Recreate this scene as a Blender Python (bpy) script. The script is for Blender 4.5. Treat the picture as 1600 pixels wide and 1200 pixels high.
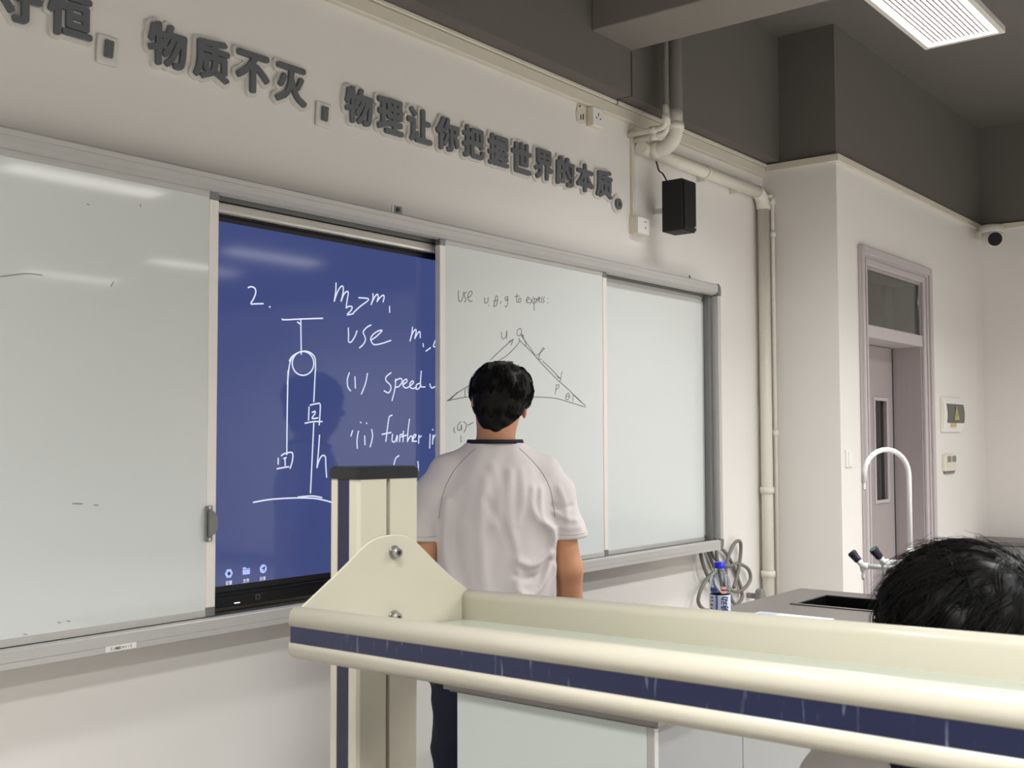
import bpy, bmesh, math, random
import numpy as np
from mathutils import Matrix, Vector

S = bpy.context.scene
for o in list(bpy.data.objects):
    bpy.data.objects.remove(o)
COL = S.collection
PI = math.pi

# ---------------------------------------------------------------- camera
cd = bpy.data.cameras.new('camera'); cam = bpy.data.objects.new('camera', cd); COL.objects.link(cam)
cd.sensor_width = 36.0; cd.sensor_fit = 'HORIZONTAL'; cd.lens = 39.43; cd.clip_start = 0.05; cd.clip_end = 60
R_ = Vector((0.6195938, -0.7849173, -0.0028804)); U_ = Vector((-0.03598, -0.0320672, 0.9988379)); F_ = Vector((0.7840975, 0.6187702, 0.04811))
cam.matrix_world = Matrix(((R_.x, U_.x, -F_.x, 0), (R_.y, U_.y, -F_.y, 0), (R_.z, U_.z, -F_.z, 1.47), (0, 0, 0, 1)))
cd.dof.use_dof = True; cd.dof.focus_distance = 4.2; cd.dof.aperture_fstop = 14.0
S.camera = cam
# ---------------------------------------------------------------- world, exposure
w = bpy.data.worlds.new('world'); S.world = w; w.use_nodes = True
w.node_tree.nodes['Background'].inputs[0].default_value = (0.5, 0.55, 0.6, 1); w.node_tree.nodes['Background'].inputs[1].default_value = 0.05
S.view_settings.view_transform = 'Standard'; S.view_settings.look = 'None'
S.view_settings.gamma = 1.0; S.view_settings.use_curve_mapping = False
S.view_settings.exposure = 0.0
GLOW = 8.0           # radiance of the lamp diffusers
LAMP_W = 58.0        # (the one near the corner is dimmer)
FRONT_W = 19.0       # watts of the louvred downlight in each lamp
LAMP_SPREAD = 138.0  # cut-off of the louvre, degrees
S.cycles.max_bounces = 8; S.cycles.diffuse_bounces = 5; S.cycles.glossy_bounces = 4
S.cycles.transparent_max_bounces = 12; S.cycles.transmission_bounces = 8
S.cycles.sample_clamp_indirect = 4.0
S.cycles.use_denoising = True
S.cycles.caustics_reflective = False; S.cycles.caustics_refractive = False

# ---------------------------------------------------------------- materials
def lin(c):
    return tuple((v/12.92 if v <= 0.04045 else ((v+0.055)/1.055)**2.4) for v in (x/255 for x in c))
def mat(name, rgb, rough=0.6, metal=0.0, spec=0.5, var=0.0, scale=8.0, bump=0.0, bscale=200.0, coat=0.0, emit=None, es=1.0, stretch=None, trans=0.0, ior=1.45, sheen=0.0):
    m = bpy.data.materials.new(name); m.use_nodes = True
    nt = m.node_tree; b = nt.nodes['Principled BSDF']; L = nt.links
    c = lin(rgb)
    b.inputs['Base Color'].default_value = (*c, 1); b.inputs['Roughness'].default_value = rough
    b.inputs['Metallic'].default_value = metal; b.inputs['Specular IOR Level'].default_value = spec
    b.inputs['Coat Weight'].default_value = coat; b.inputs['IOR'].default_value = ior
    b.inputs['Transmission Weight'].default_value = trans
    b.inputs['Sheen Weight'].default_value = sheen
    tc = nt.nodes.new('ShaderNodeTexCoord'); mp = nt.nodes.new('ShaderNodeMapping'); L.new(tc.outputs['Object'], mp.inputs[0])
    if stretch: mp.inputs['Scale'].default_value = stretch
    if var > 0:
        n = nt.nodes.new('ShaderNodeTexNoise'); n.inputs['Scale'].default_value = scale; n.inputs['Detail'].default_value = 6
        L.new(mp.outputs[0], n.inputs['Vector'])
        mx = nt.nodes.new('ShaderNodeMix'); mx.data_type = 'RGBA'
        mx.inputs[6].default_value = (*[v*(1-var) for v in c], 1); mx.inputs[7].default_value = (*[min(1, v*(1+var)) for v in c], 1)
        L.new(n.outputs[0], mx.inputs[0]); L.new(mx.outputs[2], b.inputs['Base Color'])
    if bump > 0:
        n2 = nt.nodes.new('ShaderNodeTexNoise'); n2.inputs['Scale'].default_value = bscale; n2.inputs['Detail'].default_value = 3
        L.new(mp.outputs[0], n2.inputs['Vector'])
        bp = nt.nodes.new('ShaderNodeBump'); bp.inputs['Strength'].default_value = bump; bp.inputs['Distance'].default_value = 0.002
        L.new(n2.outputs[0], bp.inputs['Height']); L.new(bp.outputs[0], b.inputs['Normal'])
    if emit:
        b.inputs['Emission Color'].default_value = (*lin(emit), 1); b.inputs['Emission Strength'].default_value = es
    return m

def wall_mat():
    # two real coats of paint: warm white below, grey above the paint line at 3.0 m
    m = mat('wall_paint', (227, 223, 218), 0.75, var=0.02, scale=1.5, bump=0.12, bscale=60)
    nt = m.node_tree; L = nt.links; b = nt.nodes['Principled BSDF']
    src = b.inputs['Base Color'].links[0].from_socket
    g = nt.nodes.new('ShaderNodeNewGeometry'); sp = nt.nodes.new('ShaderNodeSeparateXYZ'); L.new(g.outputs['Position'], sp.inputs[0])
    gt = nt.nodes.new('ShaderNodeMath'); gt.operation = 'GREATER_THAN'; gt.inputs[1].default_value = 2.998; L.new(sp.outputs[2], gt.inputs[0])
    mx = nt.nodes.new('ShaderNodeMix'); mx.data_type = 'RGBA'; L.new(gt.outputs[0], mx.inputs[0]); L.new(src, mx.inputs[6])
    mx.inputs[7].default_value = (*lin((104, 100, 94)), 1); L.new(mx.outputs[2], b.inputs['Base Color'])
    return m
M = {}
M['wall'] = wall_mat()
M['greypaint'] = mat('grey_ceiling_paint', (104, 100, 94), 0.8, var=0.03, scale=2, bump=0.1, bscale=50)
M['beampaint'] = mat('pale_beam_paint', (126, 120, 113), 0.8, var=0.03, scale=2, bump=0.1, bscale=50)
M['floor'] = mat('floor_terrazzo', (188, 185, 180), 0.35, var=0.06, scale=40)
M['joint'] = mat('joint_filler', (64, 52, 46), 0.9)
M['trunk'] = mat('pvc_trunking', (214, 207, 192), 0.45, var=0.03, scale=5)
M['pipe'] = mat('pvc_pipe', (224, 219, 208), 0.35, var=0.03, scale=6)
M['alu'] = mat('brushed_aluminium', (190, 188, 184), 0.4, metal=0.25, var=0.05, scale=3, stretch=(1, 40, 40))
M['alud'] = mat('dull_aluminium', (128, 129, 127), 0.45, metal=0.5, var=0.04, scale=3)
M['alub'] = mat('bright_cover_strip', (235, 230, 222), 0.35, metal=0.1, var=0.03, scale=4)
M['board'] = mat('whiteboard_enamel', (214, 218, 216), 0.05, spec=0.5, var=0.015, scale=2.0, bump=0.012, bscale=6)
M['black'] = mat('black_plastic', (14, 15, 17), 0.4)
M['bezel'] = mat('display_bezel', (17, 19, 24), 0.35, metal=0.3)
M['ink'] = mat('marker_ink', (112, 112, 113), 0.6)
M['inkfaint'] = mat('faded_marker_ink', (150, 151, 149), 0.5)
M['sign'] = mat('slate_acrylic', (98, 102, 105), 0.35, var=0.03, scale=20)
M['signedge'] = mat('white_acrylic', (216, 213, 206), 0.35)
M['cream'] = mat('cream_powder_coat', (203, 197, 180), 0.27, spec=0.5, var=0.02, scale=10)
M['navy'] = mat('navy_insert', (24, 31, 62), 0.35, var=0.08, scale=8)
M['creamd'] = mat('slot_shade_tone', (128, 126, 116), 0.5)
M['cap'] = mat('black_cap', (27, 29, 32), 0.45, var=0.1, scale=60)
M['steel'] = mat('zinc_steel', (190, 188, 182), 0.25, metal=0.9)
M['glass'] = mat('clear_glass', (225, 238, 230), 0.03, trans=1.0, ior=1.5)
M['door'] = mat('mauve_door_laminate', (168, 158, 158), 0.5, var=0.06, scale=3, stretch=(30, 30, 1.2))
M['doord'] = mat('mauve_door_frame', (190, 181, 182), 0.45, var=0.05, scale=3, stretch=(20, 20, 1.5))
M['gap'] = mat('gap_dark', (16, 15, 15), 0.9)  # near-black that paints in the darkness of gaps and holes
M['white'] = mat('white_plastic', (232, 230, 225), 0.35)
M['whitew'] = mat('warm_white_plastic', (222, 214, 198), 0.4)
M['greyp'] = mat('grey_plastic', (128, 128, 124), 0.5)
M['smoke'] = mat('smoked_cover', (74, 74, 72), 0.15)
M['yellow'] = mat('warning_yellow', (176, 170, 92), 0.5)
M['tape'] = mat('kraft_tape', (198, 174, 130), 0.6)
M['desk'] = mat('phenolic_worktop', (112, 107, 103), 0.4, var=0.05, scale=30)
M['panel'] = mat('pale_laminate', (216, 224, 219), 0.45)
M['panelg'] = mat('grey_laminate', (142, 143, 142), 0.45)
M['sink'] = mat('black_pp_sink', (13, 13, 14), 0.25)
M['sinkrim'] = mat('sink_rim', (88, 86, 84), 0.3)
M['paper'] = mat('paper', (235, 236, 238), 0.7)
M['paperb'] = mat('blue_print', (170, 180, 205), 0.7)
M['tap'] = mat('white_epoxy', (218, 220, 217), 0.25)
M['knob'] = mat('dark_violet_knob', (30, 27, 44), 0.4)
M['teal'] = mat('teal_knob_disc', (70, 110, 104), 0.4)
M['cable'] = mat('grey_cable', (118, 116, 110), 0.5)
M['skin'] = mat('skin', (196, 140, 106), 0.5, var=0.05, scale=15, sheen=0.1)
M['skind'] = mat('elbow_skin', (150, 96, 68), 0.6)
M['shirt'] = mat('white_jersey', (214, 207, 206), 0.85, var=0.015, scale=8, bump=0.15, bscale=700, sheen=0.2)
M['seam'] = mat('seam_thread', (158, 154, 156), 0.9)
M['collar'] = mat('navy_rib', (22, 24, 40), 0.8)
M['trouser'] = mat('navy_trouser_cloth', (18, 22, 44), 0.8, var=0.1, scale=12)
M['hair'] = mat('black_hair', (13, 11, 10), 0.48, spec=0.22, var=0.3, scale=30)
M['shoe'] = mat('shoe_rubber', (225, 225, 225), 0.5)
M['eye'] = mat('eye', (40, 30, 26), 0.2)
M['lip'] = mat('lip', (170, 100, 90), 0.5)
M['spk'] = mat('speaker_vinyl', (9, 10, 12), 0.55, bump=0.3, bscale=400)
M['bench'] = mat('bench_top', (70, 72, 74), 0.35)
M['logo'] = mat('silver_badge', (190, 190, 190), 0.3, metal=0.6)
M['pet'] = mat('pet_plastic', (240, 246, 252), 0.04, trans=1.0, ior=1.16)
M['shelfglass'] = mat('pale_shelf_glass', (214, 222, 206), 0.12, trans=0.25)
M['bcap'] = mat('blue_cap', (30, 38, 205), 0.35)
M['blabel'] = mat('bottle_label', (212, 222, 236), 0.4)
M['bblue'] = mat('label_navy', (34, 44, 110), 0.4)
M['bblue2'] = mat('label_blue_stripe', (86, 112, 186), 0.4)
M['peach'] = mat('label_peach', (240, 172, 160), 0.4)
M['cctv'] = mat('camera_shell', (205, 204, 196), 0.4)
M['lens'] = mat('lens_black', (8, 8, 10), 0.35, spec=0.2)
M['lampframe'] = mat('lamp_frame', (205, 200, 194), 0.4)
M['louvre'] = mat('lamp_louvre', (120, 110, 108), 0.5)
def emis(name, rgb, s):
    m = bpy.data.materials.new(name); m.use_nodes = True; nt = m.node_tree; nt.nodes.clear()
    e = nt.nodes.new('ShaderNodeEmission'); o = nt.nodes.new('ShaderNodeOutputMaterial')
    e.inputs[0].default_value = (*lin(rgb), 1); e.inputs[1].default_value = s; nt.links.new(e.outputs[0], o.inputs[0]); return m
M['lamp'] = emis('lamp_diffuser', (255, 251, 247), GLOW)
M['screen'] = mat('display_screen', (10, 11, 16), 0.07, spec=0.5, emit=(63, 74, 124), es=1.0)
M['screenink'] = mat('screen_white_stroke', (10, 10, 10), 0.3, emit=(222, 228, 250), es=1.0)
M['icon'] = mat('screen_icon', (10, 10, 10), 0.3, emit=(176, 192, 250), es=1.0)
M['icondark'] = mat('screen_icon_dark', (10, 10, 10), 0.3, emit=(40, 50, 110), es=1.0)
M['led'] = mat('port_light', (200, 200, 200), 0.3, emit=(240, 245, 255), es=0.9)
# worn streaks on the navy rail insert
def wear(m):
    nt = m.node_tree; L = nt.links; b = nt.nodes['Principled BSDF']; src = b.inputs['Base Color'].links[0].from_socket
    tc = nt.nodes.new('ShaderNodeTexCoord'); mp = nt.nodes.new('ShaderNodeMapping'); mp.inputs['Scale'].default_value = (30, 90, 12); L.new(tc.outputs['Object'], mp.inputs[0])
    n = nt.nodes.new('ShaderNodeTexNoise'); n.inputs['Scale'].default_value = 2.0; n.inputs['Detail'].default_value = 2; L.new(mp.outputs[0], n.inputs[0])
    r = nt.nodes.new('ShaderNodeValToRGB'); r.color_ramp.elements[0].position = 0.64; r.color_ramp.elements[1].position = 0.82
    L.new(n.outputs[0], r.inputs[0]); mx = nt.nodes.new('ShaderNodeMix'); mx.data_type = 'RGBA'; L.new(r.outputs[0], mx.inputs[0]); L.new(src, mx.inputs[6])
    mx.inputs[7].default_value = (*lin((120, 128, 150)), 1); L.new(mx.outputs[2], b.inputs['Base Color'])
M['navyworn'] = mat('navy_insert_worn', (24, 31, 62), 0.35, var=0.08, scale=8); wear(M['navyworn'])

# ---------------------------------------------------------------- helpers
class MB:
    def __init__(s): s.v = []; s.f = []; s.sm = []; s.marks = []
    def add(s, vs, fs, smooth=False):
        n = len(s.v); s.marks.append(n); s.v += [tuple(v) for v in vs]; s.f += [tuple(i+n for i in f) for f in fs]; s.sm += [smooth]*len(fs); return s
    def box(s, x0, x1, y0, y1, z0, z1):
        v = [(x, y, z) for z in (z0, z1) for y in (y0, y1) for x in (x0, x1)]
        return s.add(v, [(0, 2, 3, 1), (4, 5, 7, 6), (0, 1, 5, 4), (2, 6, 7, 3), (0, 4, 6, 2), (1, 3, 7, 5)])
    def prism(s, pts, a0, a1, axis='y', smooth=False):   # pts in the two other axes
        def mk(p, a): return {'y': (p[0], a, p[1]), 'x': (a, p[0], p[1]), 'z': (p[0], p[1], a)}[axis]
        n = len(pts); v = [mk(p, a0) for p in pts]+[mk(p, a1) for p in pts]
        s.add(v, [tuple(range(n)), tuple(range(2*n-1, n-1, -1))])
        k = len(s.v)-2*n
        for i in range(n): s.f.append((k+i, k+(i+1) % n, k+n+(i+1) % n, k+n+i)); s.sm.append(smooth)
        return s
    def tube(s, pts, r, n=10, caps=True, smooth=True):
        pts = [Vector(p) for p in pts]; rs = r if isinstance(r, (list, tuple)) else [r]*len(pts)
        up = None; rings = []
        for i, p in enumerate(pts):
            t = (pts[min(i+1, len(pts)-1)]-pts[max(i-1, 0)]).normalized()
            if up is None:
                up = Vector((0, 0, 1)) if abs(t.z) < 0.9 else Vector((1, 0, 0))
            a = t.cross(up).normalized(); up = a.cross(t).normalized()
            rings.append([p+(a*math.cos(2*PI*k/n)+up*math.sin(2*PI*k/n))*rs[i] for k in range(n)])
        v = [q for R in rings for q in R]; f = []
        for i in range(len(rings)-1):
            for k in range(n): f.append((i*n+k, (i+1)*n+k, (i+1)*n+(k+1) % n, i*n+(k+1) % n))
        s.add(v, f, smooth)
        if caps:
            k0 = len(s.v)-len(v)
            s.f.append(tuple(k0+k for k in range(n))); s.sm.append(False)
            s.f.append(tuple(k0+len(v)-1-k for k in range(n))); s.sm.append(False)
        return s
    def cyl(s, p, q, r, n=20, r2=None): return s.tube([p, q], [r, r if r2 is None else r2], n)
    def lathe(s, prof, c=(0, 0, 0), n=28, M4=None, smooth=True):
        v = []; f = []
        for r, z in prof:
            for k in range(n):
                q = Vector((r*math.cos(2*PI*k/n), r*math.sin(2*PI*k/n), z))
                if M4 is not None: q = M4 @ q
                v.append((q.x+c[0], q.y+c[1], q.z+c[2]))
        for i in range(len(prof)-1):
            for k in range(n): f.append((i*n+k, i*n+(k+1) % n, (i+1)*n+(k+1) % n, (i+1)*n+k))
        return s.add(v, f, smooth)
    def xf(s, m):
        s.v = [tuple(m @ Vector(v)) for v in s.v]; return s
    def each(s, name, m, parent=None, bevel=0.0, seg=2):   # every piece added becomes an object of its own
        out = []; mk = s.marks+[len(s.v)]
        for a, b in zip(mk[:-1], mk[1:]):
            q = MB(); q.v = s.v[a:b]
            for f, sm in zip(s.f, s.sm):
                if a <= f[0] < b: q.f.append(tuple(i-a for i in f)); q.sm.append(sm)
            out.append(q.build(name, m, parent, bevel, seg))
        return out
    def build(s, name, m, parent=None, bevel=0.0, seg=2):
        me = bpy.data.meshes.new(name); me.from_pydata(s.v, [], s.f); me.materials.append(m)
        me.polygons.foreach_set('use_smooth', s.sm); me.update()
        bm = bmesh.new(); bm.from_mesh(me); bmesh.ops.recalc_face_normals(bm, faces=bm.faces)
        if bevel > 0:
            ed = [e for e in bm.edges if len(e.link_faces) == 2 and e.calc_face_angle(0) > 0.6]
            bmesh.ops.bevel(bm, geom=ed, offset=bevel, segments=seg, affect='EDGES', profile=0.5)
        bm.to_mesh(me); bm.free()
        return link(name, me, parent)
def link(name, data, parent=None):
    o = bpy.data.objects.new(name, data); COL.objects.link(o)
    if parent is not None:
        o.parent = parent; o.matrix_parent_inverse = world_of(parent).inverted()
    return o
def world_of(o):
    m = o.matrix_basis.copy(); p = o.parent
    if p is not None: m = world_of(p) @ o.matrix_parent_inverse @ m
    return m
def tag(o, label=None, cat=None, group=None, kind=None):
    if label: o['label'] = label
    if cat: o['category'] = cat
    if group: o['group'] = group
    if kind: o['kind'] = kind
    return o
def thing(name, label, cat, loc=(0, 0, 0), rot=None, group=None):
    o = bpy.data.objects.new(name, None); COL.objects.link(o); o.location = loc; o.empty_display_size = 0.05
    if rot is not None: o.rotation_euler = rot
    bpy.context.view_layer.update()
    return tag(o, label, cat, group)
def box(name, m, parent, x0, x1, y0, y1, z0, z1, bevel=0.0):
    return MB().box(x0, x1, y0, y1, z0, z1).build(name, m, parent, bevel)
def local(o, m):    # put an object built in local coordinates under a matrix
    o.matrix_parent_inverse = Matrix(); o.matrix_basis = m; return o
def stuff(o): o['kind'] = 'stuff'; return o
def catmull(p, k=4):
    if len(p) < 3: return p
    out = []; q = [p[0]]+list(p)+[p[-1]]
    for i in range(1, len(q)-2):
        a, b, c, d = [np.array(x, float) for x in q[i-1:i+3]]
        for j in range(k):
            t = j/k; out.append(tuple(0.5*((2*b)+(-a+c)*t+(2*a-5*b+4*c-d)*t*t+(-a+3*b-3*c+d)*t**3)))
    out.append(tuple(p[-1])); return out
def ribbons(name, strokes, y, wdt, m, parent, th=0.0006):
    mb = MB()
    for st in strokes:
        p = catmull([(st[i], st[i+1]) for i in range(0, len(st), 2)])
        p = [np.array(a, float) for a in p]; n = len(p); L = []
        for i in range(n):
            t = p[min(i+1, n-1)]-p[max(i-1, 0)]; t = t/(np.linalg.norm(t)+1e-9)
            L.append(np.array([-t[1], t[0]])*wdt/2)
        e0 = (p[0]-p[1])/(np.linalg.norm(p[0]-p[1])+1e-9)*wdt*0.4; e1 = (p[-1]-p[-2])/(np.linalg.norm(p[-1]-p[-2])+1e-9)*wdt*0.4
        p[0] = p[0]+e0; p[-1] = p[-1]+e1
        v = []
        for i in range(n):
            a = p[i]+L[i]; b = p[i]-L[i]; v += [(a[0], y, a[1]), (b[0], y, b[1])]
        v2 = [(a, y+th, c) for a, _, c in v]; N = len(v)
        f = [(2*i, 2*i+1, 2*i+3, 2*i+2) for i in range(n-1)]
        f += [(2*i, 2*i+2, N+2*i+2, N+2*i) for i in range(n-1)]+[(2*i+1, N+2*i+1, N+2*i+3, 2*i+3) for i in range(n-1)]
        mb.add(v+v2, f)
    return mb.build(name, m, parent)

# ------------------------------------------------ glyphs: dilated outlines of the built-in CJK font
def glyph_tris(ch):
    cu = bpy.data.curves.new('tmp_text', 'FONT'); cu.body = ch; cu.size = 1.0; cu.resolution_u = 3
    o = bpy.data.objects.new('tmp_text', cu); COL.objects.link(o)
    dg = bpy.context.evaluated_depsgraph_get(); me = o.evaluated_get(dg).to_mesh()
    me.calc_loop_triangles()
    co = np.array([v.co[:2] for v in me.vertices]); tr = np.array([t.vertices[:] for t in me.loop_triangles])
    o.evaluated_get(dg).to_mesh_clear(); bpy.data.objects.remove(o); bpy.data.curves.remove(cu)
    return co, tr
GL = {}
def raster(ch, N=150, pad=0.16):
    if ch in GL: return GL[ch]
    co, tr = glyph_tris(ch); step = (1+2*pad)/N
    img = np.zeros((N, N), bool); xs = -pad+(np.arange(N)+0.5)*step; ys = -0.2-pad+(np.arange(N)+0.5)*step
    for a, b, c in tr:
        P = co[[a, b, c]]; lo = P.min(0); hi = P.max(0)
        i0, i1 = np.searchsorted(xs, lo[0]), np.searchsorted(xs, hi[0]); j0, j1 = np.searchsorted(ys, lo[1]), np.searchsorted(ys, hi[1])
        if i1 <= i0 or j1 <= j0: continue
        X, Y = np.meshgrid(xs[i0:i1], ys[j0:j1]); s = []
        for (p, q) in ((P[0], P[1]), (P[1], P[2]), (P[2], P[0])): s.append((q[0]-p[0])*(Y-p[1])-(q[1]-p[1])*(X-p[0]))
        img[j0:j1, i0:i1] |= ((s[0] >= 0) & (s[1] >= 0) & (s[2] >= 0)) | ((s[0] <= 0) & (s[1] <= 0) & (s[2] <= 0))
    GL[ch] = (img, xs, ys, step, (co.min(0), co.max(0))); return GL[ch]
def dilate(img, r):
    out = img.copy(); k = int(math.ceil(r))
    for dy in range(-k, k+1):
        for dx in range(-k, k+1):
            if dx*dx+dy*dy <= r*r: out |= np.roll(np.roll(img, dy, 0), dx, 1)
    return out
def contours(img):
    f = img.astype(float)
    for _ in range(2): f = (f+np.roll(f, 1, 0)+np.roll(f, -1, 0)+np.roll(f, 1, 1)+np.roll(f, -1, 1))/5
    seg = {}; H, W = f.shape
    def ip(p, q):
        a = f[p] - 0.5; b = f[q] - 0.5; t = a/(a-b); return (p[1]+(q[1]-p[1])*t, p[0]+(q[0]-p[0])*t)
    T = {1: [(3, 0)], 2: [(0, 1)], 3: [(3, 1)], 4: [(1, 2)], 5: [(3, 0), (1, 2)], 6: [(0, 2)], 7: [(3, 2)], 8: [(2, 3)], 9: [(2, 0)], 10: [(0, 1), (2, 3)], 11: [(2, 1)], 12: [(1, 3)], 13: [(1, 0)], 14: [(0, 3)]}
    b = (f > 0.5).astype(int); code = b[:-1, :-1]+2*b[:-1, 1:]+4*b[1:, 1:]+8*b[1:, :-1]
    pts = {}; nxt = {}
    for j, i in zip(*np.nonzero((code > 0) & (code < 15))):
        E = [('h', j, i), ('v', j, i+1), ('h', j+1, i), ('v', j, i)]
        C4 = [((j, i), (j, i+1)), ((j, i+1), (j+1, i+1)), ((j+1, i), (j+1, i+1)), ((j, i), (j+1, i))]
        for a, c in T[int(code[j, i])]:
            for e in (a, c):
                if E[e] not in pts: pts[E[e]] = ip(*C4[e])
            nxt[E[a]] = E[c]
    out = []; seen = set()
    for k in list(nxt):
        if k in seen: continue
        loop = []; c = k
        while c in nxt and c not in seen: seen.add(c); loop.append(pts[c]); c = nxt[c]
        if len(loop) > 8: out.append(loop)
    return out
def simplify(loop, eps):
    P = np.array(loop); n = len(P)
    def rdp(a, b):
        if b <= a+1: return [a]
        d = P[b % n]-P[a]; L = np.hypot(*d)+1e-9; q = P[a+1:b]-P[a]; e = np.abs(d[0]*q[:, 1]-d[1]*q[:, 0])/L if L > 1e-6 else np.hypot(q[:, 0], q[:, 1])
        k = int(e.argmax())
        if e[k] > eps: return rdp(a, a+1+k)+rdp(a+1+k, b)
        return [a]
    h = n//2; idx = rdp(0, h)+rdp(h, n); return [loop[i % n] for i in idx]
def glyph_mesh(name, ch, r_em, cx, cz, sx, sz, y0, depth, m, parent, fit=None):
    """glyph in the XZ plane facing -Y, its front at y0, thickness depth; fit = bbox of the glyph (em) is mapped to sx x sz"""
    img, xs, ys, step, (lo, hi) = raster(ch)
    L = contours(dilate(img, r_em/step) if r_em > 0 else img)
    cu = bpy.data.curves.new(name, 'CURVE'); cu.dimensions = '2D'; cu.fill_mode = 'BOTH'; cu.extrude = depth/2
    cxg, cyg = (lo+hi)/2; gw, gh = (hi-lo)
    kx, kz = (sx/gw, sz/gh) if fit else (sx, sz)
    for lp in L:
        lp = simplify(lp, 0.35)
        if len(lp) < 3: continue
        sp = cu.splines.new('POLY'); sp.points.add(len(lp)-1); sp.use_cyclic_u = True
        for k, (a, b) in enumerate(lp): sp.points[k].co = ((xs[0]+a*step-cxg)*kx, (ys[0]+b*step-cyg)*kz, 0, 1)
    o = bpy.data.objects.new('tmp', cu); COL.objects.link(o)
    dg = bpy.context.evaluated_depsgraph_get(); me = bpy.data.meshes.new_from_object(o.evaluated_get(dg)); bpy.data.objects.remove(o)
    me.name = name; me.materials.clear(); me.materials.append(m)
    me.transform(Matrix(((1, 0, 0, cx), (0, 0, -1, y0+depth/2), (0, 1, 0, cz), (0, 0, 0, 1))))
    return link(name, me, parent)

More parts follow.
